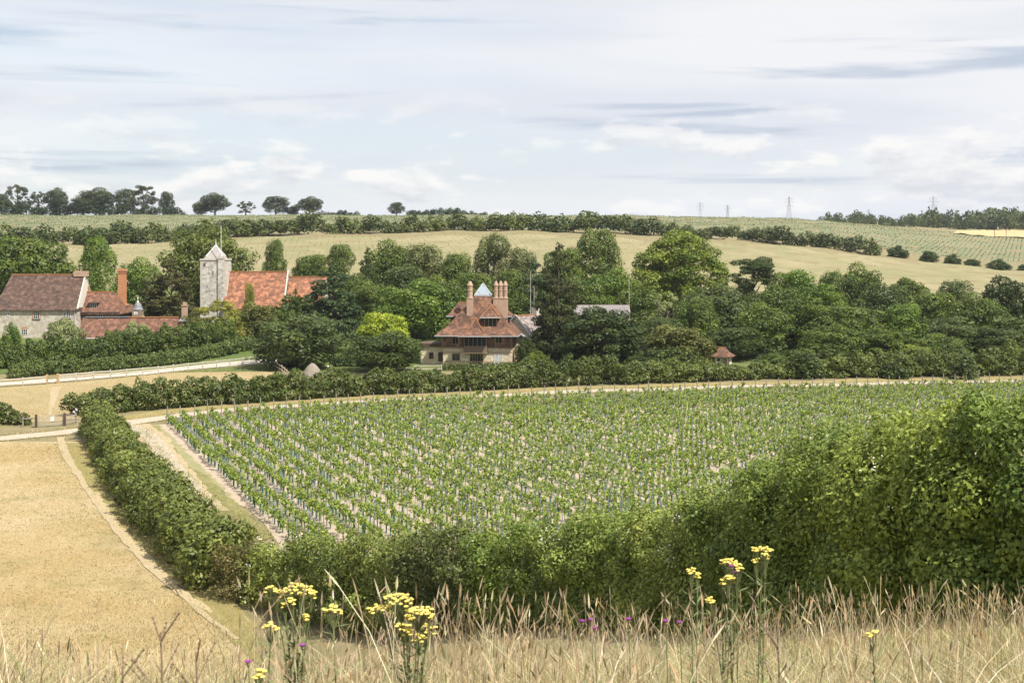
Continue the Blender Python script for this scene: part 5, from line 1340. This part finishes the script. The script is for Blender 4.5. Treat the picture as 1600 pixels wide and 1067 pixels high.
fence('small weathered fence between the field gate and the long hedge', [gp(101, 664), gp(119, 662)], 1.0, 1.15, (.3, .6, .95), M_POST, .14)
fence('short wire and rail fence from the bush hedge to the field gate', [gp(36, 667), gp(56, 667)], 1.5, 1.1, (.95,), M_POST, .14)
def gateway():
    a = gp(73.5, 600.5); b = gp(90, 599)
    for p, l in ((a, 'new orange timber gatepost left of the paddock gateway'), (b, 'new orange timber gatepost right of the paddock gateway')):
        o = MB().bar((0, 0, -.2), (0, 0, 1.35), .26).add([(-.13, -.13, 1.35), (.13, -.13, 1.35), (.13, .13, 1.35), (-.13, .13, 1.35), (0, 0, 1.42)], [(0, 1, 4), (1, 2, 4), (2, 3, 4), (3, 0, 4)]).build('gatepost', m_plain('new_timber', (.52, .33, .14), .7), None, p); tag(o, l, 'gatepost')
    a, b = gp(60, 668), gp(100, 665)
    e = empty('field_gate', a, math.atan2(b.y - a.y, b.x - a.x)); tag(e, 'silvery field gate with a white notice beside the track', 'gate')
    Lg = (b - a).length
    GM = m_plain('galvanised_gate', (.44, .42, .38), .5, .2)
    for z in (.18, .36, .55, .76, .98, 1.15): MB().bar((.1, 0, z), (Lg - .1, 0, z), .035).build('rail', GM, e)
    for x in (.1, Lg / 2, Lg - .1): MB().bar((x, 0.04, .12), (x, .04, 1.2), .045).build('upright', GM, e)
    MB().box(Lg * .46, Lg * .46 + .42, -.05, -.03, .6, 1.05).build('notice', WHITE, e)
    for p, l in ((gp(56.5, 668), 'dark wooden gatepost at the left end of the field gate'), (gp(101, 665.5), 'dark gatepost at the right end of the field gate')):
        o = MB().bar((0, 0, -.2), (0, 0, 1.4), .22).add([(-.11, -.11, 1.4), (.11, -.11, 1.4), (.11, .11, 1.4), (-.11, .11, 1.4), (0, 0, 1.45)], [(0, 1, 4), (1, 2, 4), (2, 3, 4), (3, 0, 4)]).build('gatepost', DARKT, None, p); tag(o, l, 'gatepost')
    p = gp(118, 660)
    e = empty('footpath_sign', p, 0); tag(e, 'tilted black and white footpath marker by the hedge end', 'sign')
    MB().bar((0, 0, 0), (0, 0, 1.3), .09).build('post', M_POST, e)
    for k in range(5): MB().bar((-.32 + k * .13, -.07, 1.0 + k * .13), (-.20 + k * .13, -.07, 1.13 + k * .13), .05, .28).build('stripe', WHITE if k % 2 else DARKT, e)
gateway()

# pylons, poles
STEEL = m_plain('steel_lattice', (.30, .32, .36), .5, .15)
def pylon(px, top, d, hm, label):
    x = (px - 800) / K * d; zt = CAMZ - (top - HOR) / K * d; zg = float(H(x, d))
    e = empty('pylon', (x, d, zg), rng.uniform(-.3, .3)); tag(e, label, 'pylon', 'pylons on the horizon')
    Ht = zt - zg; t = .38 * d / 2500; b = MB()
    def hw(z): return np.interp(z / Ht, [0, .55, 1], [.10, .045, .008]) * Ht
    zs = [0, .15, .28, .4, .5, .6, .7, .8, .9, 1]
    for sx in (-1, 1):
        for sy in (-1, 1):
            for a, c in zip(zs, zs[1:]): b.bar((sx * hw(a * Ht), sy * hw(a * Ht), a * Ht), (sx * hw(c * Ht), sy * hw(c * Ht), c * Ht), t)
    for k, (a, c) in enumerate(zip(zs, zs[1:])):
        for sy in (-1, 1):
            b.bar((-hw(a * Ht), sy * hw(a * Ht), a * Ht), (hw(c * Ht), sy * hw(c * Ht), c * Ht), t * .6); b.bar((hw(a * Ht), sy * hw(a * Ht), a * Ht), (-hw(c * Ht), sy * hw(c * Ht), c * Ht), t * .6)
    b.build('tower_frame', STEEL, e)
    for z, w in ((.64, .15), (.78, .19), (.90, .13)):
        MB().bar((-w * Ht, 0, z * Ht), (w * Ht, 0, z * Ht), t * .9).bar((-w * Ht, 0, z * Ht), (0, 0, (z + .06) * Ht), t * .6).bar((w * Ht, 0, z * Ht), (0, 0, (z + .06) * Ht), t * .6).build('cross_arm', STEEL, e)
        for sg in (-1, 1): MB().bar((sg * w * Ht * .97, 0, z * Ht), (sg * w * Ht * .97, 0, (z - .05) * Ht), t * .7).build('insulator', STEEL, e)
pylon(1233, 307, 2300, 45, 'tallest pylon in front of the left end of the far wood')
pylon(1458, 306, 2300, 45, 'pylon rising out of the far wood')
pylon(1094, 316, 2600, 45, 'leftmost pylon on the horizon')
pylon(1137, 320, 2900, 45, 'smaller pylon right of the leftmost one')
pylon(1357, 327, 3000, 45, 'tiny pylon top just above the far wood')
for px, t, b, d, lab in ((1554, 352, 372, 760, 'first thin pole before the wheat field'), (1572, 348, 378, 740, 'second thin pole before the wheat field')):
    g, s, X, Z = place(px, d); tag(MB().tube([(0, 0, -1), (0, 0, max(Z(t), 5))], [.16, .12], 6).build('utility_pole', DARKT, None, g), lab, 'pole')

# ------------------------------------------------------------------ foreground grass and flowers
def blades(P, h, w, lean, col, r, seg=3, curl=.5):
    """ribbon blades: P base points, arrays of height, width; lean direction random"""
    n = len(P); a = r.uniform(0, 2 * np.pi, n); dirx, diry = np.cos(a), np.sin(a)
    sa = r.uniform(0, 2 * np.pi, n); sx, sy = np.cos(sa), np.sin(sa)
    V = np.zeros((n, 2 * seg + 1, 3)); C = np.zeros((n, 2 * seg + 1, 3))
    for k in range(seg + 1):
        t = k / seg
        off = lean * h * (t ** 2) ; z = h * t * (1 - curl * .35 * t * np.minimum(lean, 1.2))
        cx, cy, cz = P[:, 0] + dirx * off, P[:, 1] + diry * off, P[:, 2] + z
        ww = w * (1 - t * .85) * .5
        if k < seg:
            V[:, 2 * k] = np.stack([cx - sx * ww, cy - sy * ww, cz], 1); V[:, 2 * k + 1] = np.stack([cx + sx * ww, cy + sy * ww, cz], 1)
        else: V[:, 2 * seg] = np.stack([cx, cy, cz], 1)
    C[:] = col[:, None, :]
    base = (np.arange(n) * (2 * seg + 1))[:, None]
    Q = np.concatenate([base + np.array([[2 * k, 2 * k + 1, 2 * k + 3, 2 * k + 2]]) for k in range(seg - 1)])
    T = base + np.array([[2 * seg - 2, 2 * seg - 1, 2 * seg]])
    return V.reshape(-1, 3), Q, T, C.reshape(-1, 3)

def pal(cols, wts, n, r, var=.27):
    cols = np.array(cols); i = r.choice(len(cols), n, p=np.array(wts) / sum(wts))
    return np.clip(cols[i] * (1 + var * r.normal(size=(n, 1))) * (1 + .05 * r.normal(size=(n, 3))), .01, .9)

STRAW = [(.57, .46, .29), (.49, .38, .23), (.67, .57, .41), (.32, .32, .145), (.22, .26, .10), (.30, .22, .13)]
def patch_noise(x, y): return .5 + .3 * np.sin(x * 1.1 + 1.3 * np.sin(y * .7)) + .2 * np.sin(y * 1.3 + 2.1 * np.sin(x * 1.9 + 1))

def scatter(n, d0, d1, px0, px1, r, power=1.):
    d = d0 + (d1 - d0) * r.random(n) ** power; px = r.uniform(px0, px1, n); x = (px - 800) / K * d
    if px0 < 0 and px1 > 1700: x = x + (r.random(n) - .5) * 2.4
    return x, d

def grass_layer(name, n, d0, d1, px0, px1, h0, h1, w0, w1, wts, label, seed, lean=(.1, .9), power=1., seg=3, clump=22):
    """blades in clumps: each clump has its own colour, height and lean"""
    r = np.random.default_rng(seed); nc = n // clump; cx, cy = scatter(nc, d0, d1, px0, px1, r, power)
    pn = patch_noise(cx, cy); keep = r.random(nc) < .5 + .5 * pn; cx, cy, pn = cx[keep], cy[keep], pn[keep]; nc = len(cx)
    ch = r.uniform(.55, 1.35, nc) * (.75 + .4 * pn); cv = np.clip(1 + .36 * r.normal(size=nc), .35, 1.6); ck = r.random(nc) < .7 * (1 - pn) ** 1.4
    i = np.repeat(np.arange(nc), clump); n = len(i); sp = .015 + .0075 * cy[i]
    x = cx[i] + r.normal(size=n) * sp * .55; y = cy[i] + r.normal(size=n) * sp
    P = np.stack([x, y, H(x, y) - .02], 1); h = r.uniform(h0, h1, n) * ch[i]
    g = pal(STRAW, wts, n, r, .2); gr = pal(STRAW[3:5], (1, 1), n, r, .2)
    g = np.clip(np.where((ck[i] & (r.random(n) < .75))[:, None], gr, g) * cv[i][:, None], .01, .9)
    V, Q, T, C = blades(P, h, r.uniform(w0, w1, n), r.uniform(*lean, n), g, r, seg)
    return tag(link(name, mesh_np(name, V, [Q, T], True, col=C), BLADE), label, kind='stuff')

grass_layer('grass', 130000, 4.2, 12, -250, 1850, .07, .36, .0028, .0075, (5, 4, 4, 3.4, 2.4, 2.6), 'dry straw coloured grass with green blades in the foreground', 41, lean=(.1, 1.9), power=.85, seg=2)
grass_layer('slope_grass', 60000, 11, 32, -200, 1950, .12, .34, .004, .010, (5, 4, 3, 2.0, 1.2, 1), 'dry grass on the slope below the viewpoint', 42, power=.8, seg=2)
grass_layer('lower_slope_grass', 20000, 30, 78, -150, 420, .2, .42, .015, .03, (5, 4, 3, 1.2, .5, .6), 'golden grass on the lower slope', 43, seg=2)
grass_layer('coarse_grass', 9000, 4.4, 12.5, -150, 1760, .2, .46, .005, .011, (4, 3, 5, 3, 3, 1.5), 'coarser arching blades standing in the near grass', 46, lean=(.3, 2.2), power=.85, seg=3, clump=9)

def tufts(name, P, h, w, cols, wts, label, seed):
    r = np.random.default_rng(seed); n = len(P)
    V, Q, T, C = blades(P, h * r.uniform(.6, 1.3, n), w * r.uniform(.7, 1.3, n), r.uniform(.1, .8, n), pal(cols, wts, n, r, .12), r, 2)
    tag(link(name, mesh_np(name, V, [Q, T], True, col=C), BLADE), label, kind='stuff')
def inpoly(x, y, poly):
    ins = np.zeros(len(x), bool); j = len(poly) - 1
    for i in range(len(poly)):
        xi, yi = poly[i]; xj, yj = poly[j]
        ins ^= ((yi > y) != (yj > y)) & (x < (xj - xi) * (y - yi) / (yj - yi + 1e-9) + xi); j = i
    return ins
FP = [gp(94, 684), gp(104, 712), gp(122, 742), gp(150, 785), gp(190, 840), gp(240, 893), gp(300, 945), gp(372, 1000)]
FPC = resample(FP, 160)
def path_dist(x, y, c=FPC):
    dm = np.full(len(x), 99.)
    for q in c: dm = np.minimum(dm, np.hypot(x - q[0], y - q[1]))
    return dm
def lowf(x, y, s=.12, p=0.): return .5 + .22 * np.sin(x * s + p + 1.7 * np.sin(y * s * .7)) + .18 * np.sin(y * s * 1.9 + x * s * .8 + p) + .10 * np.sin(x * s * 4.1 + 2 * np.sin(y * s * 3.3))
def cover(name, poly, n, h, w, dry, green, label, seed, avoid=.22, gpath=0., gbase=.12):
    """short blades over a world polygon, mixed dry and green by soft patches and by the footpath"""
    r = np.random.default_rng(seed); X0, X1 = min(p[0] for p in poly), max(p[0] for p in poly); Y0, Y1 = min(p[1] for p in poly), max(p[1] for p in poly)
    y = Y0 + (Y1 - Y0) * r.random(n * 3) ** 1.5; x = r.uniform(X0, X1, n * 3)
    ok = inpoly(x + r.normal(size=len(x)) * .5, y + r.normal(size=len(x)) * .9, poly); x, y = x[ok][:n], y[ok][:n]
    dm = path_dist(x, y) if avoid else np.full(len(x), 99.)
    k = dm > avoid + .12 * r.normal(size=len(x)); x, y, dm = x[k], y[k], dm[k]; n = len(x)
    f = lowf(x, y); g = np.clip(gbase + gpath * np.exp(-(dm / 4.5) ** 2) + 1.3 * (lowf(x, y, .22, 2.) - .66), 0, .9)
    c = np.where((r.random(n) < g)[:, None], pal(green, [1] * len(green), n, r, .12), pal(dry[:2], (1, 1), n, r, .1) * (1 - f[:, None]) + pal(dry[2:], [1] * (len(dry) - 2), n, r, .1) * f[:, None])
    V, Q, T, C = blades(np.stack([x, y, H(x, y) + .03], 1), h * r.uniform(.5, 1.4, n) * (.6 + .7 * f), w * r.uniform(.7, 1.3, n), r.uniform(.4, 2.2, n), c, r, 2)
    tag(link(name, mesh_np(name, V, [Q, T], True, col=C), BLADE), label, kind='stuff')
def wp(*pts): return [(gp(a, b).x, gp(a, b).y) for a, b in pts]
DRY = [(.44, .32, .15), (.39, .285, .125), (.60, .50, .34), (.54, .445, .285)]; GRN = [(.30, .28, .125), (.34, .30, .14), (.25, .25, .10)]
cover('meadow_grass', wp((-80, 702), (60, 690), (128, 692), (250, 850), (380, 962)) + [(gnd(405, 62).x, 62), (gnd(420, 34).x, 34), (gnd(-140, 34).x, 34)], 66000, .13, .045, DRY, GRN, 'dry golden grass of the meadow, greener along the footpath', 45, .08, .6, .03)
cover('paddock_grass', wp((-40, 666), (60, 664), (110, 652), (260, 630), (440, 604), (395, 570), (200, 592), (0, 610), (-40, 612)), 20000, .12, .05, [(.44, .35, .20), (.39, .31, .165), (.50, .41, .25), (.46, .37, .22)], GRN, 'short dry grass of the paddock', 49, 0, 0, .10)
cover('headland_grass', wp((200, 668), (228, 668), (262, 715), (330, 776), (425, 838), (395, 848), (300, 790), (240, 712)), 24000, .2, .06, [(.36, .31, .15), (.30, .28, .12), (.42, .36, .20), (.38, .33, .18)], [(.17, .22, .06), (.22, .25, .08)], 'green grass between the hedge and the first vine row', 53, 0, 0, .55)
def edge_tufts(name, P, w, n, label, seed, h=.16):
    r = np.random.default_rng(seed); c = resample(P, 400); t = np.gradient(c, axis=0); t /= np.linalg.norm(t, axis=1, keepdims=True); nr = np.stack([-t[:, 1], t[:, 0]], 1)
    i = r.integers(0, 400, n); off = (w / 2 + np.abs(r.normal(size=n)) * .55 - .25) * np.where(r.random(n) < .5, 1, -1)
    p = c[i] + nr[i] * off[:, None] + r.normal(size=(n, 2)) * .3; x, y = p[:, 0], p[:, 1]
    col = np.where((r.random(n) < .35)[:, None], pal(GRN, (1, 1, 1), n, r), pal(DRY, (1, 1, 1, 1), n, r))
    V, Q, T, C = blades(np.stack([x, y, H(x, y) + .05], 1), h * r.uniform(.5, 1.5, n), np.full(n, .05), r.uniform(.1, 1., n), col, r, 2)
    tag(link(name, mesh_np(name, V, [Q, T], True, col=C), BLADE), label, kind='stuff')
edge_tufts('track_grass', [gp(-60, 690), gp(0, 686), gp(120, 674), gp(190, 663), gp(300, 648), gp(500, 632.5), gp(750, 620), gp(1000, 610), gp(1250, 603), gp(1450, 598.5), gp(1650, 595)], 4.0, 14000, 'dry grass tufts along both edges of the track', 55)
edge_tufts('drive_grass', [gp(-60, 604.5), gp(0, 601), gp(90, 595), gp(200, 586), gp(300, 576), gp(395, 567)], 4.2, 6000, 'grass tufts along the pale drive', 56)

def seed_stalks(n, d0, d1, px0, px1, h0, h1, seed, label, head=(.04, .085), fat=.0032):
    """flowering grass: thin bent stem and a spindle shaped seed head"""
    r = np.random.default_rng(seed); x, y = scatter(n, d0, d1, px0, px1, r)
    k = r.random(n) < .15 + 1.1 * patch_noise(x * 1.6 + 2, y) ** 2; x, y = x[k], y[k]; n = len(x)
    P = np.stack([x, y, H(x, y)], 1); h = h0 + (h1 - h0) * r.random(n) ** 1.4; a = r.uniform(0, 6.3, n); ln = .05 + .6 * r.random(n) ** 2
    dv = np.stack([np.cos(a), np.sin(a)], 1); C = pal([(.50, .40, .27), (.58, .48, .34), (.40, .30, .19), (.66, .57, .43)], (4, 3, 2, 2), n, r)
    def pt(t): return np.concatenate([P[:, :2] + dv * (ln * h * t ** 2.2)[:, None], (P[:, 2] + h * t * (1 - .12 * ln * t))[:, None]], 1)
    sw = r.uniform(.0007, .0013, n) * (1 + y / 16); sd = r.uniform(0, 6.3, n); S = np.stack([np.cos(sd), np.sin(sd), np.zeros(n)], 1)
    V, Fq = [], []
    ts = [0, .35, .65, .86]
    for t in ts: p = pt(np.full(n, t)); V += [p - S * sw[:, None], p + S * sw[:, None]]
    hl = r.uniform(*head, n) / h; fw = fat * r.uniform(.6, 1.4, n) * (1 + y / 22)
    S2 = np.stack([-S[:, 1], S[:, 0], np.zeros(n)], 1)
    m = len(ts) * 2; prof = [(0, .3), (.25, 1.), (.6, .8), (1, .08)]
    for Sx in (S, S2):
        for u, f in prof: p = pt(.86 + hl * u); V += [p - Sx * (fw * f)[:, None], p + Sx * (fw * f)[:, None]]
    nv = len(V); V = np.stack(V, 1).reshape(-1, 3); b = (np.arange(n) * nv)[:, None]
    F = []
    for k0, cnt in ((0, len(ts)), (m, 4), (m + 8, 4)):
        for k in range(cnt - 1): F.append(b + np.array([[k0 + 2 * k, k0 + 2 * k + 1, k0 + 2 * k + 3, k0 + 2 * k + 2]]))
    return tag(link('seed_grass', mesh_np('seed_grass', V, [np.concatenate(F)], False, col=np.repeat(C, nv, 0)), BLADE), label, kind='stuff')
seed_stalks(3800, 5.0, 12.5, 330, 1760, .25, .85, 51, 'flowering grass stems with seed heads in the near grass')
seed_stalks(1800, 5.2, 10, -150, 560, .22, .46, 52, 'shorter seed heads in the near grass on the left')
seed_stalks(2000, 11, 22, 420, 1800, .4, .72, 53, 'seed heads of the grass in front of the overgrown hedge', fat=.0036)

# ragwort
M_YEL = m_noise('ragwort_yellow', (.84, .71, .20), (.80, .64, .14), 60, (.66, .48, .08), 120)
M_STEM = m_noise('green_stem', (.13, .17, .06), (.19, .20, .09), 8)
M_PURPLE = m_plain('knapweed_purple', (.34, .07, .33), .7)
M_DRY = m_plain('dry_stem', (.24, .175, .12), .8)
M_PETAL = m_plain('white_petal', (.78, .77, .72), .7)
flower_head = None
def ragwort(heads, d, label, seed):
    """heads: (px, py, spread px) clusters of one plant"""
    r = random.Random(seed)
    mp = sum(h[0] for h in heads) / len(heads); g = gnd(mp, d)
    e = empty('ragwort', g); tag(e, label, 'wildflower', 'ragwort plants in the foreground grass')
    st, lv = MB(), MB()
    fork = Vector((0, 0, .0))
    for hpx, hpy, sp in heads:
        c = at(hpx, hpy, d + r.uniform(-.12, .12)) - g; w = sp / K * d
        base = Vector((r.uniform(-.03, .03), r.uniform(-.03, .03), 0)); mid = base.lerp(c, .6) + Vector((0, 0, .03)); nk = base.lerp(c, .84)
        st.tube([base, mid, nk], [.0042, .0036, .0026], 5)
        fl = MB(); n = max(int(52 * (w / .09) ** 1.4), 10)
        for k in range(n):
            rr = math.sqrt((k + .5) / n); a = k * 2.4; q = c + Vector((math.cos(a) * rr * w, math.sin(a) * rr * w * .8, -rr * rr * w * .34 + r.uniform(-.014, .014)))
            st.bar(nk, q - Vector((0, 0, .006)), .0022)
            s = r.uniform(.0082, .0118); m = 8
            ring = [q + Vector((math.cos(6.283 * i / m) * s * (1.15 if i % 2 else .85), math.sin(6.283 * i / m) * s * (1.15 if i % 2 else .85), .001 * (i % 2))) for i in range(m)]
            fl.add(ring + [q + Vector((0, 0, .0055)), q - Vector((0, 0, .007))], [(i, (i + 1) % m, m) for i in range(m)] + [((i + 1) % m, i, m + 1) for i in range(m)])
        fl.build('flower_cluster', M_YEL, e)
        for k in range(16):
            t = r.uniform(.15, .9); p = base.lerp(c, t); a = r.uniform(0, 6.3); L_ = r.uniform(.05, .10); dv = Vector((math.cos(a), math.sin(a), r.uniform(.1, .7))).normalized() * L_; sd = dv.cross(Vector((0, 0, 1))).normalized() * L_ * .10
            lv.add([p, p + dv * .5 + sd, p + dv, p + dv * .5 - sd], [(0, 1, 2, 3)])
    st.build('stem', M_STEM, e); lv.build('foliage', M_STEM, e)
ragwort([(426, 917, 12), (466, 913, 25), (441, 925, 6), (471, 930, 6), (456, 938, 5), (489, 928, 5), (444, 945, 4), (478, 963, 4)], 6.6, 'tallest ragwort at the left of the foreground with a broad yellow head', 1)
ragwort([(520, 949, 17)], 6.3, 'single small ragwort head between the two big plants', 2)
ragwort([(595, 947, 20), (623, 930, 23), (655, 950, 23), (631, 976, 13), (668, 977, 16), (655, 993, 11), (640, 962, 6), (672, 963, 4), (637, 985, 7)], 6.2, 'broad ragwort with many yellow heads near the centre left', 3)
ragwort([(424, 976, 13)], 5.8, 'low ragwort head below the tallest plant', 4)
ragwort([(405, 1051, 9)], 5.0, 'orange yellow ragwort head near the bottom edge', 5)
ragwort([(1141, 875, 16), (1155, 885, 6), (1139, 899, 6), (1130, 907, 5), (1147, 906, 5), (1110, 936, 6)], 7.0, 'ragwort left of the pair against the dark hedge at right', 6)
ragwort([(1191, 855, 17), (1181, 872, 5), (1196, 868, 5)], 7.0, 'taller ragwort of the pair against the dark hedge at right', 7)
ragwort([(1362, 987, 11)], 6.2, 'lone low ragwort head in the grass at right', 8)
ragwort([(1080, 890, 6), (1090, 897, 4)], 7.4, 'small pale ragwort left of the right pair', 9)

def knapweed(px, py, d, label, seed):
    r = random.Random(seed); g = gnd(px, d); e = empty('knapweed', g); tag(e, label, 'wildflower', 'purple knapweeds in the foreground grass')
    c = at(px, py, d) - g
    MB().tube([(0, 0, 0), (c.x * .5 + .01, c.y * .5, c.z * .55), c], [.003, .0025, .002], 5).build('stem', M_STEM, e)
    MB().lathe([(.002, c.z - .014), (.008, c.z - .006), (.006, c.z + .002)], (c.x, c.y), 7).build('calyx', M_DRY, e)
    b = MB()
    for k in range(18):
        a = k * 2.4; rr = .004 + .010 * math.sqrt(k / 18); q = c + Vector((math.cos(a) * rr, math.sin(a) * rr, .014 - .3 * rr)); b.bar(c + Vector((0, 0, .001)), q, .0038)
    b.build('petals', M_PURPLE, e)
for k, (px, py, d, lab) in enumerate([(473, 1010, 5.6, 'purple flower below the tallest ragwort'), (910, 972, 6.4, 'leftmost purple flower of the trio near the centre'), (924, 970, 6.4, 'highest purple flower of the trio near the centre'), (929, 983, 6.3, 'lowest purple flower of the trio near the centre'),
        (982, 969, 6.4, 'single purple flower right of the central trio'), (1143, 886, 7.0, 'purple flower under the left one of the right ragwort pair'), (1150, 896, 7.0, 'smaller purple flower beside the right ragwort pair'),
        (388, 1036, 5.2, 'purple flower near the bottom left of the tall ragwort'), (1040, 972, 6.2, 'pale purple flower in the grass right of centre'), (1062, 974, 6.2, 'pink flower beside the pale purple one')]):
    knapweed(px, py, d, lab, 60 + k)
def dry_weed(px, d, h, label, seed):
    r = random.Random(seed); g = gnd(px, d); e = empty('dry_weed', g); tag(e, label, 'weed', 'dry dark weeds in the foreground')
    b = MB(); hd = MB(); b.tube([(0, 0, 0), (.01, 0, h * .5), (.0, .01, h)], [.006, .005, .003], 5)
    for k in range(9):
        z = h * r.uniform(.3, .95); a = r.uniform(0, 6.3); L_ = r.uniform(.08, .22) * (1.2 - z / h * .6); p = Vector((.005, 0, z)); q = p + Vector((math.cos(a) * L_ * .6, math.sin(a) * L_ * .6, L_ * .8)); b.tube([p, q], [.003, .0018], 4)
        for t in (.6, .8, 1.): c = p.lerp(q, t); hd.lathe([(.001, c.z - .007), (.006, c.z), (.001, c.z + .008)], (c.x, c.y), 5)
    b.build('stem', M_DRY, e); tag(hd.build('seed_heads', M_DRY, e), kind='stuff')
for k, (px, d, h, lab) in enumerate([(250, 5.2, .50, 'dark branching dry weed at the bottom left'), (190, 5.0, .40, 'smaller dry weed left of the branching one'), (305, 5.3, .42, 'dry weed right of the branching one'), (1215, 6.2, .6, 'dry reddish weed in the grass at right')]):
    dry_weed(px, d, h, lab, 80 + k)

# ------------------------------------------------------------------ thin summer haze
def haze():
    m, nt, N, L, out = newmat('haze_air')
    v = N('ShaderNodeVolumePrincipled'); v.inputs['Color'].default_value = (.80, .88, 1.0, 1); v.inputs['Density'].default_value = .00006; v.inputs['Anisotropy'].default_value = .1
    L(v.outputs[0], out.inputs['Volume'])
    o = MB().box(-12000, 12000, -70, 9500, -3, 175).build('haze', m); tag(o, kind='stuff')
haze()
